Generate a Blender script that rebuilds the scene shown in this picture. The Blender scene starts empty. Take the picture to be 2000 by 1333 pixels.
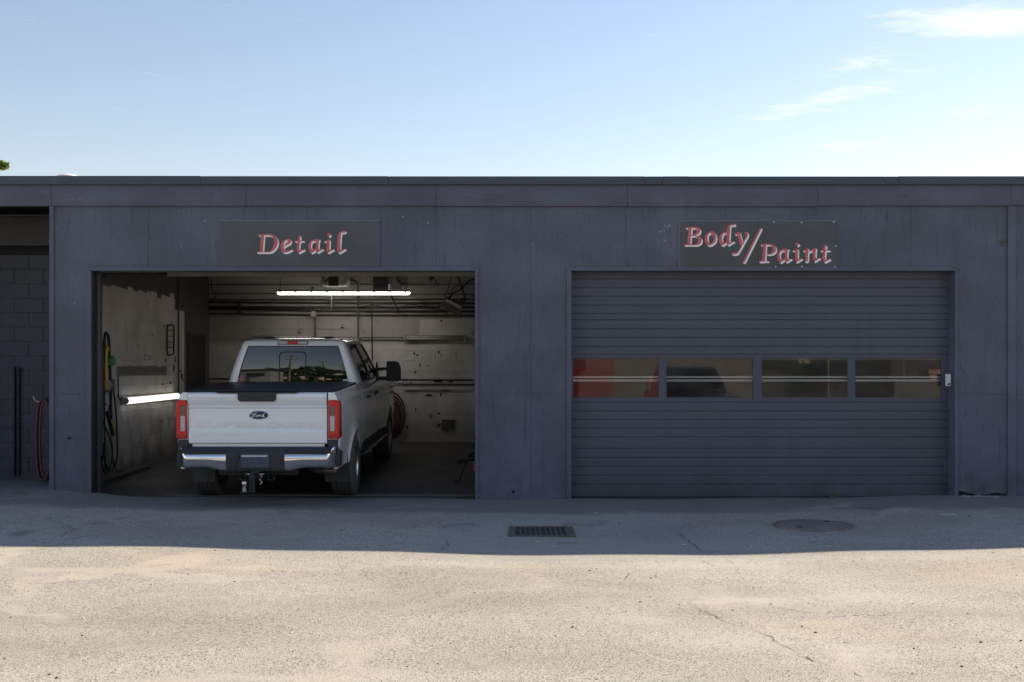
import bpy, bmesh, math, random
import numpy as np
from mathutils import Vector, Matrix, Euler
from mathutils.geometry import tessellate_polygon

random.seed(7)
rng = np.random.default_rng(7)
scene = bpy.context.scene
COL = scene.collection
R = math.radians

# ------------------------------------------------------------------ camera
F = 2158.0            # focal length in photograph pixels (2000 px wide)
CZ, HY = 1.67, 718.0  # eye height, horizon row
cam_d = bpy.data.cameras.new("camera")
cam_d.sensor_width = 36.0
cam_d.lens = 36.0 * F / 2000.0
cam_d.shift_y = (HY - 666.5) / 2000.0
cam_d.clip_end = 2000
cam = bpy.data.objects.new("camera", cam_d)
COL.objects.link(cam)
cam.location = (0, 0, CZ)
cam.rotation_euler = (R(90), 0, 0)
scene.camera = cam

# ------------------------------------------------------------------ light
SUN_EL, SUN_AZ = R(30.6), R(57)      # azimuth clockwise from +Y (behind the building)
SKY_STRENGTH = 0.085
SUN_STRENGTH = 5.0
EXPOSURE = 0.91
world = bpy.data.worlds.new("World")
scene.world = world
world.use_nodes = True
wn = world.node_tree
wn.nodes.clear()
w_out = wn.nodes.new("ShaderNodeOutputWorld")
w_bg = wn.nodes.new("ShaderNodeBackground")
w_bg.inputs["Strength"].default_value = SKY_STRENGTH
sky = wn.nodes.new("ShaderNodeTexSky")
sky.sky_type = 'NISHITA'
sky.sun_disc = False
sky.sun_elevation = SUN_EL
sky.sun_rotation = SUN_AZ
sky.altitude = 50
sky.air_density = 1.3
sky.dust_density = 0.15
sky.ozone_density = 0.8
# thin cirrus wisps, laid out on a plane high above the place
def wnode(t, **kw):
    n = wn.nodes.new(t)
    for k, v in kw.items():
        setattr(n, k, v)
    return n
def wlink(a, b):
    wn.links.new(a, b)
tc = wnode("ShaderNodeTexCoord")
sep = wnode("ShaderNodeSeparateXYZ"); wlink(tc.outputs["Generated"], sep.inputs[0])
zc = wnode("ShaderNodeMath", operation='MAXIMUM'); wlink(sep.outputs[2], zc.inputs[0]); zc.inputs[1].default_value = 0.03
dvx = wnode("ShaderNodeMath", operation='DIVIDE'); wlink(sep.outputs[0], dvx.inputs[0]); wlink(zc.outputs[0], dvx.inputs[1])
dvy = wnode("ShaderNodeMath", operation='DIVIDE'); wlink(sep.outputs[1], dvy.inputs[0]); wlink(zc.outputs[0], dvy.inputs[1])
cmb = wnode("ShaderNodeCombineXYZ"); wlink(dvx.outputs[0], cmb.inputs[0]); wlink(dvy.outputs[0], cmb.inputs[1])
mpn = wnode("ShaderNodeMapping"); mpn.inputs["Rotation"].default_value = (0, 0, 0.55); mpn.inputs["Scale"].default_value = (4.2, 9.0, 1)
mpn.inputs["Location"].default_value = (0.35, 0.9, 0)
wlink(cmb.outputs[0], mpn.inputs["Vector"])
nz = wnode("ShaderNodeTexNoise"); nz.inputs["Scale"].default_value = 1.0; nz.inputs["Detail"].default_value = 6
nz.inputs["Roughness"].default_value = 0.64; nz.inputs["Distortion"].default_value = 1.1
wlink(mpn.outputs[0], nz.inputs["Vector"])
def wmath(op, a, b):
    n = wnode("ShaderNodeMath", operation=op)
    for i, v in enumerate((a, b)):
        if isinstance(v, (int, float)): n.inputs[i].default_value = v
        else: wlink(v, n.inputs[i])
    return n.outputs[0]
def bank(px, py, sx, sy, ang, amt):      # a patch of sky where the cirrus is denser
    cx, cy = (px - 1000) / (HY - py), F / (HY - py)
    mp = wnode("ShaderNodeMapping", vector_type='TEXTURE')
    mp.inputs["Location"].default_value = (cx, cy, 0); mp.inputs["Rotation"].default_value = (0, 0, ang); mp.inputs["Scale"].default_value = (sx, sy, 1)
    wlink(cmb.outputs[0], mp.inputs["Vector"])
    ln = wnode("ShaderNodeVectorMath", operation='LENGTH'); wlink(mp.outputs[0], ln.inputs[0])
    m1 = wnode("ShaderNodeMapRange", interpolation_type='SMOOTHSTEP')
    m1.inputs[1].default_value = 0.0; m1.inputs[2].default_value = 1.0; m1.inputs[3].default_value = amt; m1.inputs[4].default_value = 0.0
    wlink(ln.outputs[1], m1.inputs[0]); return m1.outputs[0]
dens = None
for a in [(1930, 42, 0.52, 0.26, 0.1, 0.56), (1600, 200, 0.26, 0.70, 0.5, 0.33), (1700, 120, 0.22, 0.34, 0.4, 0.28), (1640, 285, 0.6, 0.5, 0.3, 0.22), (1970, 205, 0.30, 0.6, 0.6, 0.24)]:
    o = bank(*a); dens = o if dens is None else wmath('MAXIMUM', dens, o)
cl = wmath('ADD', nz.outputs[0], wmath('SUBTRACT', dens, 0.60))
m2 = wnode("ShaderNodeMapRange", interpolation_type='SMOOTHSTEP'); m2.inputs[1].default_value = 0.0; m2.inputs[2].default_value = 0.48
wlink(cl, m2.inputs[0])
cm = wnode("ShaderNodeMath", operation='MULTIPLY'); wlink(m2.outputs[0], cm.inputs[0]); cm.inputs[1].default_value = 0.72
cmix = wnode("ShaderNodeMix", data_type='RGBA')
wlink(cm.outputs[0], cmix.inputs["Factor"])
wb = wnode("ShaderNodeMix", data_type='RGBA', blend_type='MULTIPLY')      # white balance of the daylight, over the whole sky alike
wb.inputs["Factor"].default_value = 1.0; wb.inputs["B"].default_value = (1.075, 0.965, 0.99, 1)
wlink(sky.outputs[0], wb.inputs["A"]); wlink(wb.outputs["Result"], cmix.inputs["A"])
cmix.inputs["B"].default_value = (7.2, 7.3, 7.4, 1)
wlink(cmix.outputs["Result"], w_bg.inputs["Color"])
wlink(w_bg.outputs[0], w_out.inputs[0])

sun_d = bpy.data.lights.new("sun", 'SUN')
sun_d.energy = SUN_STRENGTH
sun_d.angle = R(0.53)
sun_d.color = (1.0, 0.87, 0.70)
sun = bpy.data.objects.new("sun", sun_d)
COL.objects.link(sun)
d_to_sun = Vector((math.sin(SUN_AZ) * math.cos(SUN_EL), math.cos(SUN_AZ) * math.cos(SUN_EL), math.sin(SUN_EL)))
sun.rotation_euler = d_to_sun.to_track_quat('Z', 'Y').to_euler()
sun.location = (0, 40, 60)

scene.view_settings.view_transform = 'Standard'
scene.view_settings.look = 'None'
scene.view_settings.exposure = EXPOSURE
scene.view_settings.gamma = 1.0
scene.view_settings.use_curve_mapping = False
scene.render.engine = 'CYCLES'
scene.cycles.use_denoising = True
scene.cycles.max_bounces = 6
scene.cycles.diffuse_bounces = 3
scene.cycles.glossy_bounces = 3
scene.cycles.transmission_bounces = 6
scene.cycles.transparent_max_bounces = 12
scene.cycles.sample_clamp_indirect = 6

# ------------------------------------------------------------------ helpers
def lin(c):
    return tuple(((v / 12.92) if v <= 0.04045 else ((v + 0.055) / 1.055) ** 2.4) for v in c)

class NT:
    """small wrapper that writes shader nodes"""
    def __init__(s, name):
        s.m = bpy.data.materials.new(name); s.m.use_nodes = True
        s.t = s.m.node_tree; s.t.nodes.clear()
        s.out = s.n("ShaderNodeOutputMaterial")
        s.b = s.n("ShaderNodeBsdfPrincipled")
        s.t.links.new(s.b.outputs[0], s.out.inputs[0])
    def n(s, t, **kw):
        nd = s.t.nodes.new(t)
        for k, v in kw.items(): setattr(nd, k, v)
        return nd
    def l(s, a, b): s.t.links.new(a, b)
    def setin(s, node, i, v):
        if hasattr(v, "is_linked") or hasattr(v, "links"): s.l(v, node.inputs[i])
        else: node.inputs[i].default_value = v
    def pos(s):
        if not hasattr(s, "_p"): s._p = s.n("ShaderNodeNewGeometry").outputs["Position"]
        return s._p
    def obj(s):
        if not hasattr(s, "_o"): s._o = s.n("ShaderNodeTexCoord").outputs["Object"]
        return s._o
    def xyz(s, v):
        q = s.n("ShaderNodeSeparateXYZ"); s.l(v, q.inputs[0]); return q.outputs
    def math(s, op, a, b=None, clamp=False):
        q = s.n("ShaderNodeMath", operation=op); q.use_clamp = clamp
        s.setin(q, 0, a)
        if b is not None: s.setin(q, 1, b)
        return q.outputs[0]
    def rng(s, v, a, b, c=0.0, d=1.0, smooth=True):
        q = s.n("ShaderNodeMapRange"); q.interpolation_type = 'SMOOTHSTEP' if smooth else 'LINEAR'
        s.setin(q, 0, v); q.inputs[1].default_value = a; q.inputs[2].default_value = b
        q.inputs[3].default_value = c; q.inputs[4].default_value = d
        return q.outputs[0]
    def map(s, v, scale=(1, 1, 1), loc=(0, 0, 0), rot=(0, 0, 0)):
        q = s.n("ShaderNodeMapping"); s.l(v, q.inputs[0])
        q.inputs["Location"].default_value = loc; q.inputs["Rotation"].default_value = rot
        q.inputs["Scale"].default_value = scale
        return q.outputs[0]
    def noise(s, v, scale, detail=4, rough=0.55, dist=0.0, seed=None):
        q = s.n("ShaderNodeTexNoise")
        if seed is not None:
            q.noise_dimensions = '4D'; q.inputs["W"].default_value = seed
        s.l(v, q.inputs["Vector"])
        q.inputs["Scale"].default_value = scale; q.inputs["Detail"].default_value = detail
        q.inputs["Roughness"].default_value = rough; q.inputs["Distortion"].default_value = dist
        return q.outputs[0]
    def voro(s, v, scale, feature='F1', out="Distance", rand=1.0):
        q = s.n("ShaderNodeTexVoronoi", feature=feature)
        s.l(v, q.inputs["Vector"]); q.inputs["Scale"].default_value = scale
        q.inputs["Randomness"].default_value = rand
        return q.outputs[out]
    def mix(s, f, a, b, mode='MIX'):
        q = s.n("ShaderNodeMix", data_type='RGBA', blend_type=mode)
        s.setin(q, "Factor", f)
        for key, v in (("A", a), ("B", b)):
            if isinstance(v, (tuple, list)):
                v = tuple(v) + ((1.0,) if len(v) == 3 else ())
                q.inputs[key].default_value = v
            else: s.l(v, q.inputs[key])
        return q.outputs["Result"]
    def bump(s, h, strength=0.2, dist=0.01):
        q = s.n("ShaderNodeBump"); q.inputs["Strength"].default_value = strength
        q.inputs["Distance"].default_value = dist; s.l(h, q.inputs["Height"])
        if hasattr(s, "_bump"): s.l(s._bump, q.inputs["Normal"])
        s._bump = q.outputs[0]
        s.l(q.outputs[0], s.b.inputs["Normal"])
    def col(s, v):
        if isinstance(v, (tuple, list)): s.b.inputs["Base Color"].default_value = tuple(v) + (1.0,)
        else: s.l(v, s.b.inputs["Base Color"])
    def rough(s, v):
        if isinstance(v, (int, float)): s.b.inputs["Roughness"].default_value = v
        else: s.l(v, s.b.inputs["Roughness"])
    def p(s, **kw):
        for k, v in kw.items(): s.b.inputs[k.replace("_", " ")].default_value = v
        return s

MATS = {}
def simple(name, col, rough=0.55, metal=0.0, var=0.12, vscale=3.0, bump=0.0, bscale=40.0, coat=0.0, spec=0.5, coords="pos"):
    if name in MATS: return MATS[name]
    t = NT(name)
    v = t.pos() if coords == "pos" else t.obj()
    nz = t.noise(v, vscale, 5, 0.6)
    f = t.rng(nz, 0.3, 0.7, 1 - var, 1 + var, False)
    q = t.n("ShaderNodeMix", data_type='RGBA', blend_type='MULTIPLY')
    q.inputs["Factor"].default_value = 1.0
    q.inputs["A"].default_value = tuple(col) + (1,)
    cb = t.n("ShaderNodeCombineXYZ")
    for i in range(3): t.l(f, cb.inputs[i])
    t.l(cb.outputs[0], q.inputs["B"])
    t.col(q.outputs["Result"])
    r2 = t.rng(t.noise(v, vscale * 4, 4, 0.6, seed=2.0), 0.3, 0.7, max(0.02, rough - 0.08 * min(1, rough * 3)), min(1, rough + 0.08 * min(1, rough * 3)), False)
    t.rough(r2)
    t.p(Metallic=metal, Specular_IOR_Level=spec, Coat_Weight=coat, Coat_Roughness=0.04)
    if bump:
        t.bump(t.noise(v, bscale, 4, 0.6, seed=5.0), bump, 0.01)
    MATS[name] = t.m
    return t.m

class MB:
    """collects geometry, builds one mesh object"""
    def __init__(s): s.v = []; s.f = []; s.mi = []; s.cur = 0
    def add(s, vs, fs):
        o = len(s.v); s.v += [tuple(q) for q in vs]
        s.f += [tuple(i + o for i in f) for f in fs]; s.mi += [s.cur] * len(fs)
        return s
    def box(s, x0, x1, y0, y1, z0, z1):
        vs = [(x, y, z) for x in (x0, x1) for y in (y0, y1) for z in (z0, z1)]
        return s.add(vs, [(0, 1, 3, 2), (4, 6, 7, 5), (0, 4, 5, 1), (2, 3, 7, 6), (0, 2, 6, 4), (1, 5, 7, 3)])
    def obox(s, c, ax, ay, az):
        c, ax, ay, az = map(Vector, (c, ax, ay, az))
        vs = [c + sx * ax + sy * ay + sz * az for sx in (-1, 1) for sy in (-1, 1) for sz in (-1, 1)]
        return s.add(vs, [(0, 1, 3, 2), (4, 6, 7, 5), (0, 4, 5, 1), (2, 3, 7, 6), (0, 2, 6, 4), (1, 5, 7, 3)])
    def tube(s, pts, r, n=8, caps=True, closed=False):
        pts = [Vector(p) for p in pts]; m = len(pts)
        rad = r if isinstance(r, (list, tuple)) else [r] * m
        rings = []; up = None
        for i, p in enumerate(pts):
            a = pts[(i - 1) % m] if (i > 0 or closed) else p
            b = pts[(i + 1) % m] if (i < m - 1 or closed) else p
            t = (b - a).normalized()
            if up is None:
                up = t.orthogonal().normalized()
            up = (up - t * up.dot(t))
            if up.length < 1e-5: up = t.orthogonal()
            up.normalize(); w = t.cross(up)
            rings.append([p + rad[i] * (math.cos(2 * math.pi * k / n) * up + math.sin(2 * math.pi * k / n) * w) for k in range(n)])
        vs = [q for rg in rings for q in rg]; fs = []
        for i in range(m if closed else m - 1):
            j = (i + 1) % m
            for k in range(n):
                k2 = (k + 1) % n
                fs.append((i * n + k, i * n + k2, j * n + k2, j * n + k))
        if caps and not closed:
            fs.append(tuple(range(n))[::-1]); fs.append(tuple((m - 1) * n + k for k in range(n)))
        return s.add(vs, fs)
    def lathe(s, prof, n=32, center=(0, 0, 0), axis='z', close=False):
        """prof: list of (radius, height)"""
        vs = []; fs = []
        for (r, h) in prof:
            for k in range(n):
                a = 2 * math.pi * k / n
                c, q = r * math.cos(a), r * math.sin(a)
                p = {'z': (c, q, h), 'x': (h, c, q), 'y': (c, h, q)}[axis]
                vs.append((p[0] + center[0], p[1] + center[1], p[2] + center[2]))
        m = len(prof)
        for i in range(m if close else m - 1):
            j = (i + 1) % m
            for k in range(n):
                k2 = (k + 1) % n
                fs.append((i * n + k, i * n + k2, j * n + k2, j * n + k))
        if not close:
            fs.append(tuple(range(n))[::-1]); fs.append(tuple((m - 1) * n + k for k in range(n)))
        return s.add(vs, fs)
    def prism(s, poly, d0, d1, plane='xz', holes=()):
        """extrude 2D polygon between d0 and d1 along the remaining axis"""
        def P(u, w, d):
            return {'xz': (u, d, w), 'xy': (u, w, d), 'yz': (d, u, w)}[plane]
        loops = [list(poly)] + [list(h) for h in holes]
        tri = tessellate_polygon([[Vector((u, w, 0)) for (u, w) in lp] for lp in loops])
        flat = [q for lp in loops for q in lp]; n = len(flat)
        vs = [P(u, w, d0) for (u, w) in flat] + [P(u, w, d1) for (u, w) in flat]
        fs = [tuple(t) for t in tri] + [tuple(n + i for i in t)[::-1] for t in tri]
        o = 0
        for lp in loops:
            k = len(lp)
            for i in range(k):
                j = (i + 1) % k
                fs.append((o + i, o + j, n + o + j, n + o + i))
            o += k
        return s.add(vs, fs)
    def grid(s, fn, us, ws):
        vs = [fn(u, w) for u in us for w in ws]; nu, nw = len(us), len(ws)
        return s.add(vs, [(i * nw + j, (i + 1) * nw + j, (i + 1) * nw + j + 1, i * nw + j + 1) for i in range(nu - 1) for j in range(nw - 1)])
    def mesh(s, name, mats, smooth=False, fix=True):
        me = bpy.data.meshes.new(name)
        me.from_pydata(s.v, [], s.f); me.update()
        if fix:
            bm = bmesh.new(); bm.from_mesh(me)
            bmesh.ops.remove_doubles(bm, verts=bm.verts, dist=1e-5)
            bmesh.ops.recalc_face_normals(bm, faces=bm.faces)
            bm.to_mesh(me); bm.free()
        mats = mats if isinstance(mats, (list, tuple)) else [mats]
        for m in mats: me.materials.append(m)
        if len(mats) > 1 and not fix:
            me.polygons.foreach_set("material_index", s.mi)
        if smooth:
            me.polygons.foreach_set("use_smooth", [True] * len(me.polygons))
            if smooth is not True:
                try: me.set_sharp_from_angle(angle=R(smooth))
                except Exception: pass
        return me
    def build(s, name, mat, parent=None, smooth=False, bevel=0.0, seg=2, world=True, solid=0.0, fix=True, subd=0):
        o = bpy.data.objects.new(name, s.mesh(name, mat, smooth, fix)); COL.objects.link(o)
        if parent is not None: attach(o, parent, world)
        if solid:
            md = o.modifiers.new("solid", 'SOLIDIFY'); md.thickness = solid; md.offset = -1
        if bevel:
            md = o.modifiers.new("bevel", 'BEVEL'); md.width = bevel; md.segments = seg
            md.limit_method = 'ANGLE'; md.angle_limit = R(32); md.harden_normals = False
        if subd:
            md = o.modifiers.new("sub", 'SUBSURF'); md.levels = subd; md.render_levels = subd
        return o

ROOT = {}
def attach(o, parent, world=True):
    o.parent = parent
    if world and parent.name in ROOT:
        o.matrix_parent_inverse = ROOT[parent.name].inverted()
def thing(name, label, cat, loc=(0, 0, 0), rot=(0, 0, 0), group=None):
    o = bpy.data.objects.new(name, None); COL.objects.link(o)
    o.empty_display_size = 0.2
    o.location = loc; o.rotation_euler = rot
    ROOT[o.name] = Matrix.Translation(loc) @ Euler(rot).to_matrix().to_4x4()
    return tag(o, label, cat, group)
def tag(o, label, cat, group=None):
    o["label"] = label; o["category"] = cat
    if group: o["group"] = group
    return o
def struct(o): o["kind"] = "structure"; return o
def stuff(o): o["kind"] = "stuff"; return o

YF = 14.2                       # plane of the painted plywood front
def W(px, py, Y):               # the point of the place that stands at depth Y
    return Vector(((px - 1000) * Y / F, Y, CZ - (py - HY) * Y / F))
S0 = F / YF
def fx(px): return (px - 1000) / S0
def fz(py): return CZ - (py - HY) / S0
def smooth01(t): t = np.clip(t, 0, 1); return t * t * (3 - 2 * t)
def catmull(pts, n=6, closed=False):
    pts = [Vector(p) for p in pts]; m = len(pts); out = []
    for i in range(m if closed else m - 1):
        p0 = pts[(i - 1) % m] if (closed or i > 0) else pts[i]
        p1 = pts[i]; p2 = pts[(i + 1) % m]
        p3 = pts[(i + 2) % m] if (closed or i + 2 < m) else p2
        for k in range(n):
            t = k / n
            out.append(0.5 * ((2 * p1) + (p2 - p0) * t + (2 * p0 - 5 * p1 + 4 * p2 - p3) * t * t + (3 * p1 - p0 - 3 * p2 + p3) * t ** 3))
    if not closed: out.append(pts[-1])
    return out
# ------------------------------------------------------------------ surface materials
def facade_paint(name, base, vertical=True, wear=1.0):
    t = NT(name); v = t.pos()
    sc = (26, 26, 1.3) if vertical else (1.3, 26, 26)
    grain = t.noise(t.map(v, sc), 1.0, 4, 0.65, 0.6)
    fine = t.noise(t.map(v, (60, 60, 9) if vertical else (9, 60, 60)), 1.0, 3, 0.65, 1.2, seed=3.0)
    blot = t.noise(v, 1.1, 5, 0.6)
    c1 = t.mix(t.rng(blot, 0.3, 0.72), tuple(x * 0.80 for x in base), tuple(x * 1.16 for x in base))
    drip = t.noise(t.map(v, (6, 6, 0.22)), 1.0, 4, 0.6, 0.2, seed=14.0)
    c1 = t.mix(t.math('MULTIPLY', t.rng(drip, 0.54, 0.72), 0.32 * wear), c1, tuple(x * 0.62 for x in base))
    c2 = t.mix(t.math('MULTIPLY', t.rng(grain, 0.56, 0.74), 0.55 * wear), c1, tuple(x * 0.40 for x in base))
    c2 = t.mix(t.math('MULTIPLY', t.rng(fine, 0.56, 0.68), 0.62 * wear), c2, tuple(x * 0.40 for x in base))
    # grime creeping up from the ground
    z = t.xyz(v)[2]
    g = t.math('MULTIPLY', t.rng(z, 0.75, 0.0), t.rng(t.noise(v, 4.0, 5, 0.65, seed=9.0), 0.35, 0.75))
    c2 = t.mix(t.math('MULTIPLY', g, 0.45), c2, (0.035, 0.033, 0.032))
    sp = t.voro(t.map(v, (1, 1, 0.6)), 7.0)
    chip = t.math('MULTIPLY', t.rng(sp, 0.035, 0.02), t.rng(t.noise(v, 0.9, 3, 0.5, seed=6.0), 0.58, 0.66))
    c2 = t.mix(t.math('MULTIPLY', chip, 0.55 * wear), c2, (0.28, 0.29, 0.31))
    t.col(c2)
    t.rough(t.rng(blot, 0.3, 0.7, 0.5, 0.68, False))
    t.p(Specular_IOR_Level=0.35)
    t.bump(t.math('ADD', grain, t.math('MULTIPLY', fine, 0.5)), 0.4, 0.005)
    return t.m
FAC = (0.1085, 0.1196, 0.1605)
M_ply = facade_paint("painted_plywood", FAC)
M_fascia = facade_paint("painted_fascia_board", (0.1081, 0.1147, 0.1540), vertical=False, wear=0.8)
M_trim = facade_paint("painted_trim", (0.1163, 0.1228, 0.1671), vertical=True, wear=0.6)
M_trim_h = facade_paint("painted_trim_flat", (0.1163, 0.1228, 0.1671), vertical=False, wear=0.6)
M_coping = simple("dark_metal_edging", (0.0525, 0.0644, 0.0784), 0.5, 0.0, 0.15, 1.5)
M_black = simple("black_void_paint", (0.012, 0.012, 0.013), 0.8)
M_doorpaint = None
def door_paint():
    t = NT("painted_steel_door"); v = t.pos(); base = (0.0830, 0.0916, 0.1232)
    streak = t.noise(t.map(v, (9, 9, 0.5)), 1.0, 5, 0.6, 0.3)
    blot = t.noise(v, 0.8, 5, 0.6, seed=4.0)
    c1 = t.mix(t.rng(blot, 0.3, 0.7), tuple(x * 0.9 for x in base), tuple(x * 1.1 for x in base))
    c1 = t.mix(t.math('MULTIPLY', t.rng(streak, 0.5, 0.75), 0.25), c1, tuple(x * 0.62 for x in base))
    z = t.xyz(v)[2]
    g = t.math('MULTIPLY', t.rng(z, 0.42, 0.0), t.rng(t.noise(v, 3.0, 5, 0.6, seed=1.0), 0.3, 0.7))
    c1 = t.mix(t.math('MULTIPLY', g, 0.5), c1, (0.040, 0.036, 0.032))
    t.col(c1); t.rough(t.rng(blot, 0.3, 0.7, 0.38, 0.55, False)); t.p(Specular_IOR_Level=0.4)
    t.bump(t.noise(v, 160, 3, 0.6), 0.12, 0.002)
    return t.m
M_doorpaint = door_paint()

def ground_mat():
    t = NT("weathered_asphalt"); v = t.pos(); x, y, z = t.xyz(v)
    base_a, base_b = (0.3800, 0.3490, 0.2970), (0.4820, 0.4460, 0.3850)
    big = t.noise(t.map(v, (1, 1.5, 1)), 0.42, 4, 0.62, 0.4)
    c = t.mix(t.rng(big, 0.32, 0.68), base_a, base_b)
    mid = t.noise(t.map(v, (1, 1.6, 1)), 2.6, 4, 0.65, 0.5, seed=2.0)
    c = t.mix(t.math('MULTIPLY', t.rng(mid, 0.48, 0.72), 0.22), c, (0.215, 0.200, 0.178))
    # exposed stones: pale grains, dark pits between
    g1 = t.voro(v, 85, out="Color")
    gs = t.xyz(g1)[0]
    c = t.mix(t.math('MULTIPLY', t.rng(gs, 0.1, 0.95), 0.40), c, (0.5405, 0.5060, 0.4600))
    pit = t.noise(t.map(v, (1, 0.6, 1)), 52, 3, 0.8, seed=7.0)
    dens = t.rng(t.noise(v, 1.3, 4, 0.6, seed=11.0), 0.35, 0.65, 0.35, 1.0)
    pm = t.math('MULTIPLY', t.rng(pit, 0.54, 0.62), dens)
    c = t.mix(t.math('MULTIPLY', pm, 0.85), c, (0.075, 0.066, 0.056))
    pit2 = t.noise(t.map(v, (1, 0.6, 1)), 130, 2, 0.7, seed=17.0)
    c = t.mix(t.math('MULTIPLY', t.rng(pit2, 0.50, 0.58), 0.80), c, (0.10, 0.09, 0.08))
    big_specks = t.rng(t.voro(v, 5.2), 0.06, 0.04)
    c = t.mix(t.math('MULTIPLY', big_specks, 0.6), c, (0.035, 0.032, 0.03))
    # smooth resurfaced patch round the drain, darker sealed strip along the front
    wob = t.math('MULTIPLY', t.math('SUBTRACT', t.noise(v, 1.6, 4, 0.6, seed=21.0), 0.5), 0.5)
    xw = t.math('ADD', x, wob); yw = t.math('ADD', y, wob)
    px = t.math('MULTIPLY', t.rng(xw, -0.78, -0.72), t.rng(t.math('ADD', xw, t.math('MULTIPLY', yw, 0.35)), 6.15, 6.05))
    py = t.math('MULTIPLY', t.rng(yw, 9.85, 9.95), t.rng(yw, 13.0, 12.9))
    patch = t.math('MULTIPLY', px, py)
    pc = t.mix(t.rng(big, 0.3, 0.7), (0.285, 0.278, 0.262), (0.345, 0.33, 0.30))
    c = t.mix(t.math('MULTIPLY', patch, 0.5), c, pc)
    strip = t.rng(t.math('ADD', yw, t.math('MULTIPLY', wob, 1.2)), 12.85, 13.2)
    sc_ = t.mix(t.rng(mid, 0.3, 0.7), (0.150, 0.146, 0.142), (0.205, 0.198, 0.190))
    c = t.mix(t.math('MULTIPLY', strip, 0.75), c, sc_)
    # old seams and hairline cracks
    warp = t.n("ShaderNodeVectorMath", operation='ADD')
    wn_ = t.n("ShaderNodeTexNoise"); wn_.inputs["Scale"].default_value = 1.9; wn_.inputs["Detail"].default_value = 6
    t.l(v, wn_.inputs["Vector"])
    ws = t.n("ShaderNodeVectorMath", operation='SCALE'); ws.inputs["Scale"].default_value = 0.75
    t.l(wn_.outputs["Color"], ws.inputs[0]); t.l(v, warp.inputs[0]); t.l(ws.outputs[0], warp.inputs[1])
    e = t.voro(t.map(warp.outputs[0], (1, 1, 0.001)), 0.62, 'DISTANCE_TO_EDGE')
    cmask = t.rng(t.noise(v, 0.55, 2, 0.5, seed=33.0), 0.50, 0.64)
    crack = t.math('MULTIPLY', t.rng(t.math('ADD', e, t.math('MULTIPLY', t.math('SUBTRACT', pit, 0.5), 0.02)), 0.007, 0.001), cmask)
    c = t.mix(t.math('MULTIPLY', crack, 0.22), c, (0.08, 0.070, 0.058))
    e2 = t.voro(t.map(warp.outputs[0], (1, 1, 0.001), loc=(3.3, 1.7, 0)), 1.9, 'DISTANCE_TO_EDGE')
    crack2 = t.math('MULTIPLY', t.rng(e2, 0.014, 0.004), t.rng(t.noise(v, 0.6, 3, 0.5, seed=37.0), 0.56, 0.66))
    c = t.mix(t.math('MULTIPLY', crack2, 0.15), c, (0.07, 0.06, 0.05))
    pale = t.rng(e, 0.07, 0.02)
    c = t.mix(t.math('MULTIPLY', t.math('MULTIPLY', pale, t.rng(t.noise(v, 0.5, 3, 0.5, seed=41.0), 0.5, 0.62)), 0.55), c, (0.4945, 0.4427, 0.3680))
    def att(nm):
        q = t.n("ShaderNodeAttribute"); q.attribute_name = nm; return q.outputs["Fac"]
    edge = t.rng(t.noise(v, 7.0, 4, 0.7, seed=71.0), 0.30, 0.62, 0.25, 1.0)
    c = t.mix(t.math('MULTIPLY', t.math('MULTIPLY', att("seal_band"), edge), 0.32), c, (0.520, 0.455, 0.365))
    c = t.mix(t.math('MULTIPLY', t.math('MULTIPLY', att("ochre_stain"), edge), 0.28), c, (0.450, 0.355, 0.235))
    c = t.mix(t.math('MULTIPLY', t.math('MULTIPLY', att("bare_patch"), edge), 0.40), c, (0.56, 0.53, 0.48))
    c = t.mix(t.math('MULTIPLY', t.math('MULTIPLY', att("worn_grey"), edge), 0.34), c, (0.215, 0.20, 0.178))
    # ochre stains where water dried, oil spots by the bays
    st = t.noise(t.map(v, (0.7, 1.4, 1)), 0.55, 5, 0.6, 0.3, seed=51.0)
    c = t.mix(t.math('MULTIPLY', t.rng(st, 0.62, 0.78), 0.22), c, (0.36, 0.285, 0.19))
    oil = t.math('MULTIPLY', t.rng(t.noise(v, 1.7, 4, 0.5, seed=61.0), 0.62, 0.72), t.rng(y, 9.5, 11.5))
    c = t.mix(t.math('MULTIPLY', oil, 0.5), c, (0.10, 0.098, 0.096))
    t.col(c)
    t.rough(t.rng(mid, 0.3, 0.7, 0.72, 0.92, False)); t.p(Specular_IOR_Level=0.25)
    rough_part = t.math('MULTIPLY', pit, t.math('SUBTRACT', 1.0, t.math('MULTIPLY', t.math('MAXIMUM', patch, strip), 0.7)))
    t.bump(t.math('ADD', rough_part, t.math('MULTIPLY', mid, 1.0)), 0.35, 0.010)
    return t.m
M_ground = ground_mat()

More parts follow.
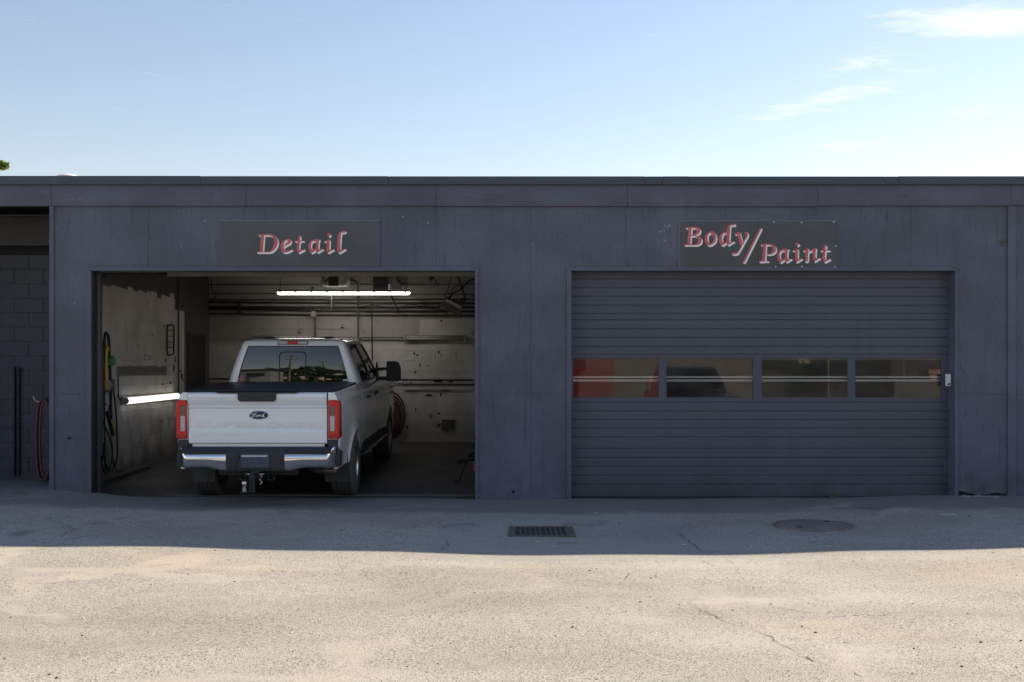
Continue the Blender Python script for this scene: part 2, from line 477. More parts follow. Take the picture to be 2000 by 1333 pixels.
def block_paint(name, upper=True):
    """painted block: cream low down, brown-grey where the second coat stops, soot and scuffs"""
    t = NT(name); v = t.pos(); x, y, z = t.xyz(v)
    cream = (0.60, 0.57, 0.535); grey = (0.125, 0.119, 0.114)
    blot = t.noise(v, 1.3, 4, 0.62, 0.3)
    c = t.mix(t.rng(blot, 0.3, 0.7), tuple(q * 0.80 for q in cream), tuple(q * 1.1 for q in cream))
    rn = t.math('MULTIPLY', t.math('SUBTRACT', t.noise(t.map(v, (1, 4.5, 0.6)), 1.0, 2, 0.4, seed=3.0), 0.5), 0.55)
    if name == "left_wall_paint":
        c = t.mix(1.0, c, (1.17, 1.17, 1.17), 'MULTIPLY')
        sy = t.math('SNAP', y, 0.23); cb = t.n('ShaderNodeCombineXYZ'); t.l(t.math('MULTIPLY', sy, 7.3), cb.inputs[0]); t.l(t.math('MULTIPLY', t.noise(v, 3.0, 2, 0.5, seed=77.0), 0.6), cb.inputs[1])
        rn = t.math('MULTIPLY', t.math('SUBTRACT', t.noise(cb.outputs[0], 1.0, 1, 0.5), 0.5), 0.34)
        lim = t.math('ADD', t.math('ADD', z, rn), 0.0)
        up = t.rng(lim, 2.86, 2.88)
        far = t.rng(y, 19.12, 19.14)
        far2 = t.math('MULTIPLY', far, t.rng(z, 2.66, 2.68))
        far3 = t.rng(y, 19.68, 19.70)
        dark = t.math('MAXIMUM', t.math('MAXIMUM', up, far2), far3)
        band = t.math('MULTIPLY', t.math('MULTIPLY', t.rng(z, 1.53, 1.55), t.rng(t.math('ADD', z, t.math('MULTIPLY', rn, 0.2)), 1.70, 1.68)), t.math('MULTIPLY', t.rng(y, 16.30, 16.34), t.rng(y, 18.72, 18.68)))
        dark = t.math('MAXIMUM', dark, t.math('MULTIPLY', band, 0.85))
        c = t.mix(dark, c, grey)
        soot = t.math('MULTIPLY', t.rng(t.math('ADD', z, t.math('MULTIPLY', t.math('SUBTRACT', t.noise(v, 1.4, 5, 0.6, seed=5.0), 0.5), 1.6)), 1.05, 0.05), 0.80)
        c = t.mix(soot, c, (0.030, 0.028, 0.027))
    else:
        band = t.math('MULTIPLY', t.rng(t.math('ADD', z, t.math('MULTIPLY', rn, 0.1)), 2.05, 2.20), 0.62)
        clean = t.math('MULTIPLY', t.rng(t.math('ADD', x, rn), -1.85, -1.80), t.rng(z, 2.62, 2.58))
        c = t.mix(t.math('MULTIPLY', band, t.math('SUBTRACT', 1.0, t.math('MULTIPLY', clean, 0.8))), c, (0.20, 0.185, 0.165))
        soot = t.math('MULTIPLY', t.rng(t.math('ADD', z, t.math('MULTIPLY', t.math('SUBTRACT', t.noise(v, 1.9, 5, 0.6, seed=5.0), 0.5), 1.2)), 1.1, 0.1), 0.62)
        c = t.mix(soot, c, (0.085, 0.076, 0.068))
    scuff = t.rng(t.noise(t.map(v, (1, 1, 2.2)), 3.2, 5, 0.7, seed=13.0), 0.66, 0.75)
    c = t.mix(t.math('MULTIPLY', scuff, 0.6), c, (0.05, 0.045, 0.042))
    chip = t.math('MULTIPLY', t.rng(t.voro(v, 2.9), 0.17, 0.10), t.rng(t.noise(v, 22, 3, 0.6, seed=8.0), 0.46, 0.54))
    c = t.mix(t.math('MULTIPLY', chip, 0.8), c, (0.03, 0.028, 0.026))
    run = t.rng(t.noise(t.map(v, (7, 7, 0.35)), 1.0, 4, 0.6, seed=15.0), 0.6, 0.8)
    c = t.mix(t.math('MULTIPLY', run, 0.22), c, (0.10, 0.09, 0.08))
    t.col(c); t.rough(0.75); t.p(Specular_IOR_Level=0.25)
    t.bump(t.noise(v, 70, 4, 0.7), 0.4, 0.004)
    return t.m
M_leftwall = block_paint("left_wall_paint")
M_backwall = block_paint("back_wall_paint")
def shop_floor_mat():
    t = NT("oily_concrete"); v = t.pos(); x, y, z = t.xyz(v)
    n1 = t.noise(v, 0.9, 6, 0.65, 0.5); n2 = t.noise(v, 9, 5, 0.7, seed=3.0)
    c = t.mix(t.rng(n1, 0.3, 0.7), (0.040, 0.039, 0.039), (0.075, 0.073, 0.072))
    c = t.mix(t.math('MULTIPLY', t.rng(n2, 0.5, 0.7), 0.4), c, (0.025, 0.024, 0.024))
    c = t.mix(t.math('MULTIPLY', t.rng(t.voro(v, 60), 0.25, 0.1), 0.2), c, (0.14, 0.135, 0.13))
    t.col(c); t.rough(t.rng(n1, 0.3, 0.7, 0.5, 0.85, False)); t.p(Specular_IOR_Level=0.35)
    t.bump(n2, 0.3, 0.006)
    return t.m
M_floor = shop_floor_mat()
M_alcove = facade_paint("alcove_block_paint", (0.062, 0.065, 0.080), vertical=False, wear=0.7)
M_joist = simple("dusty_timber_darkened_bay", (0.075, 0.066, 0.058), 0.8, 0, 0.25, 4)
M_brownwood = simple("brown_beam_paint", (0.056, 0.053, 0.057), 0.7, 0, 0.2, 3, 0.2, 30)
M_ceiling = simple("dusty_ceiling_boards", (0.17, 0.155, 0.135), 0.85, 0, 0.25, 3)
M_conduit = simple("dusty_grey_conduit", (0.085, 0.080, 0.074), 0.55, 0.2, 0.25, 9)
M_dark = simple("dark_plastic", (0.018, 0.018, 0.020), 0.45, 0, 0.2, 8)
M_rubber = simple("black_rubber_hose", (0.014, 0.014, 0.015), 0.5, 0, 0.2, 8)
M_redhose = simple("dull_red_hose", (0.085, 0.026, 0.028), 0.55, 0, 0.25, 6)
M_yellow = simple("yellow_plastic", (0.55, 0.36, 0.04), 0.5, 0, 0.15, 8)
M_green = simple("green_tape", (0.06, 0.24, 0.09), 0.6, 0, 0.2, 9)
M_whiteplast = simple("white_plastic", (0.70, 0.69, 0.66), 0.45, 0, 0.08, 8)
M_steel = simple("galvanised_steel", (0.40, 0.41, 0.42), 0.42, 0.85, 0.2, 14)
M_iron = simple("rusty_iron", (0.145, 0.130, 0.118), 0.75, 0.35, 0.35, 14, 0.3, 60)
M_enamel = simple("grimy_enamel", (0.27, 0.25, 0.215), 0.5, 0, 0.25, 9)
M_hole = simple("black_hole", (0.004, 0.004, 0.004), 0.9)

# ------------------------------------------------------------------ ground
PIT = (0.035, 0.575, 11.42, 12.06)
def ground_z(x, y):
    x = np.asarray(x, float); y = np.asarray(y, float)
    z = -0.082 * np.exp(-((x - 0.9) / 2.2) ** 2 / 2 - ((y - 11.0) / 2.3) ** 2 / 2)
    z = z + 0.10 * smooth01((-x - 4.7) / 1.3) * smooth01((y - 11.8) / 2.8)
    z = z + 0.03 * smooth01((x - 4.0) / 2.6) * smooth01((y - 11.5) / 2.6)
    z = z + 0.010 * np.sin(x * 1.3 + 0.6) * np.sin(y * 0.9) + 0.006 * np.sin(x * 2.9 + y * 1.7)
    return z
def lines(lo, hi, step, far_lo, far_hi, extra=()):
    a = list(np.arange(lo, hi + 1e-6, step))
    d = step; q = lo
    while q > far_lo:
        d *= 1.6; q -= d; a.append(q)
    d = step; q = hi
    while q < far_hi:
        d *= 1.6; q += d; a.append(q)
    a = [k for k in a if all(abs(k - e) > step * 0.25 for e in extra)] + list(extra)
    return np.array(sorted(a))
gxs = lines(-8.0, 8.0, 0.075, -600, 600, (PIT[0], PIT[1]))
gys = lines(4.0, 16.4, 0.075, -600, 600, (PIT[2], PIT[3]))
GX, GY = np.meshgrid(gxs, gys, indexing='ij')
GZ = ground_z(GX, GY)
under = smooth01((GY - 14.34) / 0.06) * smooth01((GX + 5.78) / 0.05) * smooth01((6.2 - GX) / 0.05)
GZ = GZ - 0.25 * under
g = MB()
nu, nw = len(gxs), len(gys)
g.v = list(map(tuple, np.stack([GX, GY, GZ], -1).reshape(-1, 3)))
for i in range(nu - 1):
    for j in range(nw - 1):
        if gxs[i] >= PIT[0] - 1e-6 and gxs[i + 1] <= PIT[1] + 1e-6 and gys[j] >= PIT[2] - 1e-6 and gys[j + 1] <= PIT[3] + 1e-6:
            continue
        g.f.append((i * nw + j, (i + 1) * nw + j, (i + 1) * nw + j + 1, i * nw + j + 1))
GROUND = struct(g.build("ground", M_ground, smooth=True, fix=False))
def yard(px, py):
    Y = CZ * F / (py - HY); return ((px - 1000) * Y / F, Y)
def cA(pts): return [yard(1300 + a / 2.857, 960 + b_ / 2.857) for a, b_ in pts]
def cB(pts): return [yard(700 + a / 2.857, 960 + b_ / 2.857) for a, b_ in pts]
def cC(pts): return [yard(a / 2.857, 960 + b_ / 2.857) for a, b_ in pts]
def seg_dist(P, pts):
    d = np.full(len(P), 1e9)
    for (a, b_) in zip(pts, pts[1:]):
        a, b_ = np.array(a), np.array(b_); ab = b_ - a
        u = np.clip(((P - a) @ ab) / (ab @ ab + 1e-9), 0, 1)
        d = np.minimum(d, np.linalg.norm(P - (a + u[:, None] * ab), axis=1))
    return d
PXY = np.stack([GX.ravel(), GY.ravel()], 1)
def attr(nm, vals):
    at = GROUND.data.attributes.new(nm, 'FLOAT', 'POINT'); at.data.foreach_set("value", np.clip(vals, 0, 1).astype(np.float32))
bands = [(cA([(0, 400), (150, 440)]), .10), (cA([(0, 490), (100, 520), (250, 590), (420, 660), (560, 720), (700, 770), (850, 800)]), .10), (cA([(820, 780), (990, 880), (1000, 960), (1060, 1000), (1170, 1066), (1300, 1200)]), .09),
         (cB([(250, 640), (330, 610), (480, 585), (570, 545), (760, 530), (960, 525), (1060, 495), (1010, 450), (950, 430)]), .09), (cB([(1460, 470), (1640, 460), (1800, 540), (2000, 600)]), .08),
         (cC([(600, 300), (780, 350), (900, 395), (1200, 412), (1500, 412), (1800, 400), (2100, 390)]), .09), (cC([(0, 525), (200, 490), (400, 460)]), .08)]
sb = np.zeros(len(PXY))
for pts, w_ in bands: sb = np.maximum(sb, smooth01(1.35 - seg_dist(PXY, pts) / w_))
attr("seal_band", sb)
def blobs(lst):
    o = np.zeros(len(PXY))
    for (px, py, sx, sy) in lst:
        x_, y_ = yard(px, py); o = np.maximum(o, np.exp(-((PXY[:, 0] - x_) / sx) ** 2 - ((PXY[:, 1] - y_) / sy) ** 2))
    return o
attr("ochre_stain", blobs([(1620, 1220, .45, .25), (1730, 1235, .4, .2), (1930, 1115, .75, .55), (1880, 1110, .5, .4), (380, 1103, .6, .2), (330, 1085, .5, .25), (1000, 1095, .6, .15), (430, 1105, .5, .15)]))
attr("bare_patch", blobs([(1700, 1275, .22, .22), (1680, 1262, .16, .16), (1630, 1255, .12, .1), (1245, 1205, .25, .14), (420, 1130, .2, .1), (1420, 1245, .5, .25), (1330, 1090, 1.2, .2), (1620, 1080, 1.5, .18), (900, 1090, .9, .2), (1540, 1160, .8, .3)]))
attr("worn_grey", blobs([(1650, 1250, .14, .08), (1900, 1195, .5, .2), (1370, 1190, .5, .25), (1170, 1160, .6, .2), (1000, 1170, .9, .3), (600, 1180, 1.2, .35), (200, 1210, 1.0, .3), (950, 1290, 1.0, .25), (1860, 1250, .3, .08), (60, 1260, .7, .2), (1440, 1150, .5, .2), (1250, 1130, .4, .12), (400, 1250, .8, .2)]))

def gz(x, y): return float(ground_z(x, y))

# ------------------------------------------------------------------ building: roots
bld = thing("workshop_building", "long low workshop painted dark blue grey, with two wide vehicle bays", "building", (0.4, YF, 0.0))
YB = 21.3            # back wall of the bays
XL = -5.84           # inner face of the left side wall
TOPZ = fz(349)

# front panels, each sheet of plywood its own piece
def panel(poly, y0=YF, th=0.018, mat=M_ply, name="plywood_panel"):
    c = np.mean(np.array(poly), 0)
    g2 = 0.0011
    pts = []
    for (u, w) in poly:
        pts.append((u + (g2 if u < c[0] else -g2), w + (g2 if w < c[1] else -g2)))
    m = MB().prism(pts, y0, y0 + th, 'xz')
    return m.build(name, mat, bld, bevel=0.0015, seg=1)
T, H, MID = 400, 524, 770
def P2(*pp): return [(fx(a), fz(b)) for a, b in pp]
GB = 990   # below grade
polys = [
    P2((103, T), (290, T), (290, H), (176, H), (176, MID), (103, MID)),
    P2((290, T), (477, T), (477, H), (290, H)), P2((477, T), (664, T), (664, H), (477, H)),
    P2((664, T), (851, T), (851, H), (664, H)),
    P2((851, T), (1037, T), (1037, MID), (931, MID), (931, H), (851, H)),
    P2((1037, T), (1222, T), (1222, H), (1112, H), (1112, MID), (1037, MID)),
    P2((1222, T), (1408, T), (1408, H), (1222, H)), P2((1408, T), (1594, T), (1594, H), (1408, H)),
    P2((1594, T), (1779, T), (1779, H), (1594, H)),
    P2((1779, T), (1969, T), (1969, MID), (1867, MID), (1867, H), (1779, H)),
    P2((103, MID), (176, MID), (176, GB), (103, GB)), P2((931, MID), (1037, MID), (1037, GB), (931, GB)),
    P2((1037, MID), (1112, MID), (1112, GB), (1037, GB)), P2((1867, MID), (1969, MID), (1969, 966), (1945, 963), (1915, 968), (1885, 962), (1867, 958)),
    P2((1984, T), (2160, T), (2160, MID), (1984, MID)), P2((1984, MID), (2160, MID), (2160, GB), (1984, GB)),
]
for p in polys:
    panel(p, y0=YF + random.uniform(-0.0008, 0.0008))
# stud wall behind the sheets
b = MB()
for (a0, a1, z0, z1) in [(103, 184, -0.3, fz(H)), (927, 1115, -0.3, fz(H)), (1864, 5200, -0.3, fz(H)), (103, 5200, fz(H) - 0.02, fz(T))]:
    b.box(fx(a0) + 0.004, fx(a1) - 0.004, YF + 0.022, YF + 0.13, z0, z1)
b.build("stud_wall", M_black, bld)
# fascia boards
seams = [-260, 103, 482, 852, 1225, 1596, 1972, 5200]
for i, (a, c2) in enumerate(zip(seams, seams[1:])):
    dz = [0.0, 0, 0.002, -0.003, -0.006, 0.004, 0.008][i]
    MB().box(fx(a) + 0.0015, fx(c2) - 0.0015, YF - 0.040 - 0.001 * (i % 2), YF + 0.06, fz(403.5) + dz, fz(361) + 0.002).build("fascia_board", M_fascia, bld, bevel=0.002, seg=1)
# metal roof edge in lengths, with lapped joints
ends = [-260, 395, 760, 1258, 1292, 1345, 1724, 1750, 5200]  # last length carried on unseen so the roof shadow reaches across
for i, (a, c2) in enumerate(zip(ends, ends[1:])):
    q = MB()
    top = fz(347.2) + (0.002 if i in (2, 4) else 0) + (0.003 if a >= 1750 else 0) + (0.008 if i == 0 else 0.004 if i == 1 else 0)
    q.box(fx(a) + 0.001, fx(c2) - 0.001, YF - 0.085 - 0.002 * (i % 2), YF + 0.25, fz(363), top)
    q.build("roof_edging", M_coping, bld, bevel=0.006, seg=2)
# corner trims and battens
for (a0, a1, zt, zb, yy) in [(97.5, 106, 398, 985, -0.022), (1967, 1983, 403, 985, -0.024)]:
    MB().box(fx(a0), fx(a1), YF + yy, YF + 0.10, fz(zb), fz(zt)).build("corner_batten", M_trim, bld, bevel=0.003)
# opening trims: bay openings
OP = [(179.0, 928.0), (1116.0, 1864.0)]
for (a, c2) in OP:
    MB().box(fx(a - 9), fx(a), YF - 0.022, YF + 0.14, -0.3, fz(530)).build("door_jamb", M_trim, bld, bevel=0.003)
    MB().box(fx(c2), fx(c2 + 6.5), YF - 0.022, YF + 0.24, -0.3, fz(530)).build("door_jamb", M_trim, bld, bevel=0.003)
    MB().box(fx(a - 10), fx(c2 + 7.5), YF - 0.026, YF + 0.24, fz(529.6), fz(522.5)).build("door_head_trim", M_trim_h, bld, bevel=0.003)
# deep lining boards of the jambs inside the openings
MB().box(fx(179) - 0.03, fx(179) - 0.001, YF + 0.14, YF + 0.30, -0.3, fz(531)).build("jamb_lining", M_trim, bld)
MB().box(fx(1864) + 0.002, fx(1864) + 0.04, YF + 0.24, YF + 0.40, -0.3, fz(531)).build("jamb_lining", M_trim, bld)
# roof slab, side and partition walls
rf = MB().box(fx(-260), fx(5200), YF + 0.06, YB + 0.5, TOPZ - 0.14, TOPZ - 0.03)  # extended out of view to the right so its shadow spans the yard
rf.build("roof_deck", M_coping, bld)
MB().box(XL + 0.002, 6.2, YF + 0.14, YB + 0.2, 3.78, 3.86).build("ceiling", M_ceiling, bld)
MB().box(0.30, 0.36, YF + 0.14, YB, -0.2, 3.78).build("partition_wall", M_backwall, bld)
MB().box(0.365, 0.42, YF + 0.14, YB, -0.2, 3.78).build("partition_wall", M_joist, bld)  # closed bay's walls coloured dark so its windows show only reflections
MB().box(6.05, 6.19, YF + 0.14, YB, -0.2, 3.78).build("side_wall", M_joist, bld)
MB().box(0.42, 6.05, YB, YB + 0.1, -0.2, 3.78).build("rear_wall", M_joist, bld)
MB().box(fx(-260), XL - 0.25, YB, YB + 0.1, -0.2, 3.9).build("rear_wall", M_black, bld)

# shop floor (structure): ramps up to the back
def floor_z(x, y):
    return -0.018 + 0.0365 * max(0.0, y - 14.6)
fl = MB().grid(lambda u, w: (u, w, floor_z(u, w) if w > 14.45 else gz(u, 14.3) * (14.45 - w) / 0.16 + (-0.018) * (w - 14.29) / 0.16), np.linspace(XL, 0.30, 24), [14.29, 14.37, 14.45, 14.6, 15.2, 16, 17, 18, 19, 20, 21, YB])
struct(fl.build("shop_floor", M_floor, smooth=True))
struct(MB().grid(lambda u, w: (u, w, -0.01 if w > 14.4 else gz(u, 14.3) - 0.004), np.linspace(0.42, 6.05, 20), [14.30, 14.5, 18, YB]).build("shop_floor", M_floor, smooth=True))
# kerb of broken concrete along the left side wall
kb = MB().prism([(15.0, 0.0), (16.2, 0.0), (17.4, 0.05), (17.4, 0.14), (15.0, 0.12)], XL, XL + 0.16, 'yz')
kb.build("kerb", M_floor, bld, bevel=0.02)

# ------------------------------------------------------------------ block walls, one object per block
def block_wall(name, mat, origin, u_dir, length, height, face, parent, blk=(0.4064, 0.2032), th=0.007, skip=None, z0=0.0, joint=0.006):
    """origin: corner; u_dir: unit vector along wall; face: unit normal into the room"""
    o = Vector(origin); u = Vector(u_dir); n = Vector(face)
    wall = MB()
    a = o - n * th; bb = a - n * 0.04
    vs = []
    for q in (a, bb):
        for (du, dz) in ((0, 0), (length, 0), (length, height), (0, height)):
            vs.append(q + u * du + Vector((0, 0, dz)))
    wall.add(vs, [(0, 1, 2, 3), (4, 7, 6, 5), (0, 4, 5, 1), (1, 5, 6, 2), (2, 6, 7, 3), (3, 7, 4, 0)])
    wo = wall.build(name, mat, parent)
    cache = {}
    rot = Matrix((u, n, Vector((0, 0, 1)))).transposed().to_4x4()
    rows = int(math.ceil(height / blk[1]))
    for r in range(rows):
        zc = r * blk[1]; h = min(blk[1], height - zc)
        if h < 0.04: continue
        s = -blk[0] / 2 if r % 2 else 0.0
        while s < length - 0.02:
            a0, a1 = max(s, 0), min(s + blk[0], length)
            s += blk[0]
            if a1 - a0 < 0.04: continue
            mid = o + u * ((a0 + a1) / 2) + Vector((0, 0, zc + h / 2))
            if skip and skip(mid): continue
            key = (round(a1 - a0, 3), round(h, 3))
            if key not in cache:
                w2, h2 = (a1 - a0 - joint) / 2, (h - joint) / 2
                bv = 0.003
                m = MB()
                vs = [(-w2, -th, -h2), (w2, -th, -h2), (w2, -th, h2), (-w2, -th, h2),
                      (-w2, -bv, -h2), (w2, -bv, -h2), (w2, -bv, h2), (-w2, -bv, h2),
                      (-w2 + bv, 0, -h2 + bv), (w2 - bv, 0, -h2 + bv), (w2 - bv, 0, h2 - bv), (-w2 + bv, 0, h2 - bv)]
                fs = [(8, 9, 10, 11)]
                for i in range(4):
                    j = (i + 1) % 4
                    fs += [(i, j, 4 + j, 4 + i), (4 + i, 4 + j, 8 + j, 8 + i)]
                m.add(vs, fs)
                cache[key] = m.mesh("block", mat)
            ob = bpy.data.objects.new("block", cache[key]); COL.objects.link(ob)
            ob.parent = wo
            ob.matrix_local = Matrix.Translation(mid + n * random.uniform(0.0, 0.0025)) @ rot
    return wo
# left side wall of the open bay (facing +X)
bwl = block_wall("left_wall", M_leftwall, (XL, 14.55, -0.02), (0, 1, 0), YB - 14.55, 3.80, (1, 0, 0), bld,
           skip=lambda m: 19.86 < m.y < 20.95 and m.z < 2.28)
bwb = block_wall("back_wall", M_backwall, (XL - 0.10, YB, 0.17), (1, 0, 0), 6.5, 3.62, (0, -1, 0), bld)
# the outside return of that wall, and the recessed wall left of the bay
MB().box(fx(97.6) + 0.001, fx(97.6) + 0.04, YF + 0.101, YB, -0.2, 4.0).build("return_wall", M_ply, bld)
alc = block_wall("alcove_wall", M_alcove, (-8.2, 15.5, 0.0), (1, 0, 0), 8.2 + fx(97.6), 3.25, (0, -1, 0), bld)
MB().box(-8.3, fx(97.6), 15.30, 15.42, W(0, 480, 15.3).z, W(0, 424, 15.3).z).build("alcove_beam", M_brownwood, bld, bevel=0.006)
MB().box(-8.3, fx(97.6), 15.26, 15.30, W(0, 424, 15.3).z, W(0, 420, 15.3).z).build("alcove_ledge", M_coping, bld)
MB().box(-8.3, fx(97.6), 15.5, 15.6, 2.9, 3.98).build("alcove_backing", M_black, bld)
MB().box(-8.35, -8.25, YF, 15.6, -0.2, 3.98).build("alcove_side_wall", M_ply, bld)
# ceiling joists
for k in range(11):
    y = 15.2 + k * 0.61
    MB().box(XL + 0.01, 0.29, y, y + 0.045, 3.54, 3.775).build("ceiling_joist", M_joist, bld)
# steel strut of the open door's track
# side door in the left wall
sd = thing("side_door", "dark plain side door in the left wall of the open bay, behind the truck", "door", (XL, 20.4, floor_z(0, 20.4)))
zt = 2.30
MB().box(XL - 0.006, XL + 0.008, 19.92, 20.89, 0.20, zt - 0.06).build("door_leaf", M_dark, sd, bevel=0.003)
for (y0, y1, z0, z1) in [(19.84, 19.915, 0.15, zt), (20.895, 20.97, 0.15, zt), (19.915, 20.895, zt - 0.055, zt)]:
    MB().box(XL - 0.006, XL + 0.03, y0, y1, z0, z1).build("door_frame", M_joist, sd, bevel=0.003)
MB().tube([(XL - 0.04, 20.80, 1.2), (XL + 0.02, 20.80, 1.2)], 0.02, 10).lathe([(0.0, 0), (0.028, 0.005), (0.03, 0.02), (0.0, 0.035)], 12, (XL + 0.015, 20.80, 1.2), 'x').build("door_knob", M_steel, sd, smooth=True)
# ------------------------------------------------------------------ glass
def thin_glass(name, tint=(1, 1, 1), refl=1.0, ior=1.5):
    t = NT(name)
    tr = t.n("ShaderNodeBsdfTransparent"); tr.inputs[0].default_value = tuple(tint) + (1,)
    gl = t.n("ShaderNodeBsdfGlossy"); gl.inputs["Roughness"].default_value = 0.012
    fr = t.n("ShaderNodeFresnel"); fr.inputs[0].default_value = ior
    mx = t.n("ShaderNodeMixShader"); t.l(t.math('MULTIPLY', fr.outputs[0], refl, True), mx.inputs[0])
    t.l(tr.outputs[0], mx.inputs[1]); t.l(gl.outputs[0], mx.inputs[2])
    df = t.n('ShaderNodeBsdfDiffuse'); df.inputs[0].default_value = (0.42, 0.39, 0.35, 1)
    m3 = t.n('ShaderNodeMixShader'); t.l(t.rng(t.noise(t.map(t.pos(), (1, 1, 2)), 2.2, 5, 0.65), 0.3, 0.75, 0.025, 0.075), m3.inputs[0])
    t.l(mx.outputs[0], m3.inputs[1]); t.l(df.outputs[0], m3.inputs[2])
    t.l(m3.outputs[0], t.out.inputs[0])
    return t.m
M_glass = thin_glass("door_glass", (0.92, 0.93, 0.92), 1.1)

# ------------------------------------------------------------------ closed sectional door
YD = 14.40
SD = F / YD
def dx(px): return (px - 1000) / SD
def dz(py): return CZ - (py - HY) / SD
door = thing("sectional_garage_door", "closed dark blue grey ribbed garage door with a row of four windows", "garage door", (dx(1485), YD, 0.0))
sect = [(523, 612.8, [545.5, 562.4, 579.7, 597.2]), (612.8, 692.5, [625.5, 643.3, 660.1, 677.6]),
        (785.5, 876, [804.0, 820.5, 837.0, 854.5]), (876, 970.5, [894.6, 912.0, 929.3, 946.6])]
X0, X1 = dx(1111.0), dx(1866)
for (pa, pb, gr) in sect:
    zs = []
    prof = [(YD + 0.045, dz(pa) - 0.001), (YD + 0.004, dz(pa) - 0.001), (YD, dz(pa) - 0.006)]
    for q in gr:
        zc = dz(q)
        prof += [(YD, zc + 0.011), (YD + 0.010, zc + 0.005), (YD + 0.010, zc - 0.001), (YD + 0.002, zc - 0.004), (YD, zc - 0.010)]
    prof += [(YD, dz(pb) + 0.006), (YD + 0.004, dz(pb) + 0.001), (YD + 0.045, dz(pb) + 0.001)]
    MB().prism(prof, X0, X1, 'yz').build("door_section", M_doorpaint, door)
wins = [(1118, 1288), (1300, 1472), (1486, 1657), (1669, 1840.5)]
def rect(a, b, c, d): return [(a, c), (b, c), (b, d), (a, d)]
holes = [rect(dx(a), dx(c2), dz(778.5), dz(699)) for a, c2 in wins]
MB().prism(rect(X0, X1, dz(785.5) + 0.001, dz(692.5) - 0.001), YD - 0.002, YD + 0.042, 'xz', holes).build("window_section", M_doorpaint, door, bevel=0.003, seg=1)
for (a, c2) in wins:
    p = MB().box(dx(a) - 0.004, dx(c2) + 0.004, YD + 0.012, YD + 0.016, dz(778.5) - 0.004, dz(699) + 0.004).build("window_pane", M_glass, door)
    fr = MB().prism(rect(dx(a) - 0.002, dx(c2) + 0.002, dz(778.5) - 0.002, dz(699) + 0.002), YD + 0.002, YD + 0.011, 'xz',
                    [rect(dx(a) + 0.012, dx(c2) - 0.012, dz(778.5) + 0.012, dz(699) - 0.012)]).build("window_bead", M_doorpaint, p)
M_strut = simple("white_steel_strut", (0.78, 0.79, 0.80), 0.4, 0.0, 0.06, 4)
YS = YD + 0.075
for (pa, pb) in [(735.2, 738.6), (741.6, 745.6)]:
    MB().box(X0 + 0.05, X1 - 0.05, YS, YS + 0.03, CZ - (pb - HY) * YS / F, CZ - (pa - HY) * YS / F).build("reinforcing_strut", M_strut, door)
MB().box(X0, X1, YD + 0.004, YD + 0.040, dz(974.5), dz(970.8)).build("bottom_seal", M_dark, door)
MB().box(dx(1125), dx(1375), YD - 0.05, YD + 0.03, dz(976.5), dz(974.8)).build("threshold_strip", M_steel, door)
# white safety sensor on the jamb of the closed door
so = MB().box(fx(1851.5), fx(1861), YF + 0.05, YF + 0.10, fz(755), fz(731)).build("door_sensor", M_whiteplast, None, bevel=0.008)
tag(so, "small white plastic sensor box on the right jamb of the closed door", "sensor")
MB().box(fx(1853.5), fx(1859), YF + 0.044, YF + 0.052, fz(752.5), fz(749)).build("sensor_eye", M_dark, so)
# ------------------------------------------------------------------ open door, run back under the ceiling
M_beige = simple("beige_door_underside", (0.50, 0.46, 0.40), 0.6, 0, 0.18, 3)
od = thing("raised_garage_door", "raised beige garage door lying flat under the ceiling of the open bay", "garage door", (-2.9, 17.2, 3.07))
zdo, slp = 3.085, 0.135
for k in range(5):
    y0 = 17.22 + k * 0.56; z0 = zdo + (y0 - 17.2) * slp; z1 = zdo + (y0 + 0.556 - 17.2) * slp
    m = MB().prism([(y0, z0), (y0 + 0.556, z1), (y0 + 0.556, z1 + 0.045), (y0, z0 + 0.045)], -5.37, -0.50, 'yz')
    m.build("door_section", M_beige, od)
MB().box(-5.36, -0.51, 17.17, 17.215, zdo + 0.004, zdo + 0.036).build("bottom_rail", M_beige, od, bevel=0.004)
MB().box(-5.36, -0.51, 17.175, 17.215, zdo + 0.040, zdo + 0.080).build("bottom_rail", M_beige, od, bevel=0.004)
for xx in (-5.44, -0.43):
    MB().tube(catmull([(xx, 14.62, 0.5), (xx, 14.62, 2.6), (xx, 14.75, 2.86), (xx, 15.1, 2.94), (xx, 17.2, zdo + 0.03), (xx, 20.2, zdo + 0.03 + 3.0 * slp)], 5), 0.025, 6).build("door_track", M_joist, od)
    MB().box(xx - 0.02, xx + 0.02, 18.6, 18.64, zdo + 0.23, 3.54).build("track_hanger", M_joist, od)

# ------------------------------------------------------------------ signs
def sign_face(name, base):
    t = NT(name); v = t.pos()
    n1 = t.noise(v, 1.5, 5, 0.6, 0.4)
    n2 = t.noise(t.map(v, (14, 14, 0.8)), 1.0, 4, 0.6, seed=4.0)
    c = t.mix(t.rng(n1, 0.3, 0.7), tuple(q * 0.8 for q in base), tuple(q * 1.15 for q in base))
    c = t.mix(t.math('MULTIPLY', t.rng(n2, 0.52, 0.75), 0.3), c, (0.085, 0.075, 0.062))
    sm = t.rng(t.noise(t.map(v, (1, 1, 0.8), rot=(0, 0.6, 0)), 2.3, 4, 0.6, seed=7.0), 0.64, 0.75)
    c = t.mix(t.math('MULTIPLY', sm, 0.5), c, (0.025, 0.025, 0.026))
    t.col(c); t.rough(t.rng(n1, 0.3, 0.7, 0.28, 0.42, False)); t.p(Specular_IOR_Level=0.45)
    return t.m
M_sign = sign_face("dark_sign_enamel", (0.076, 0.079, 0.086))
M_signedge = simple("pale_sign_edge", (0.30, 0.31, 0.33), 0.5)
M_red = simple("dull_red_sign_paint", (0.60, 0.125, 0.135), 0.5, 0, 0.12, 6)
M_wht = simple("white_sign_paint", (0.90, 0.90, 0.91), 0.5, 0, 0.06, 6)
GL = {}
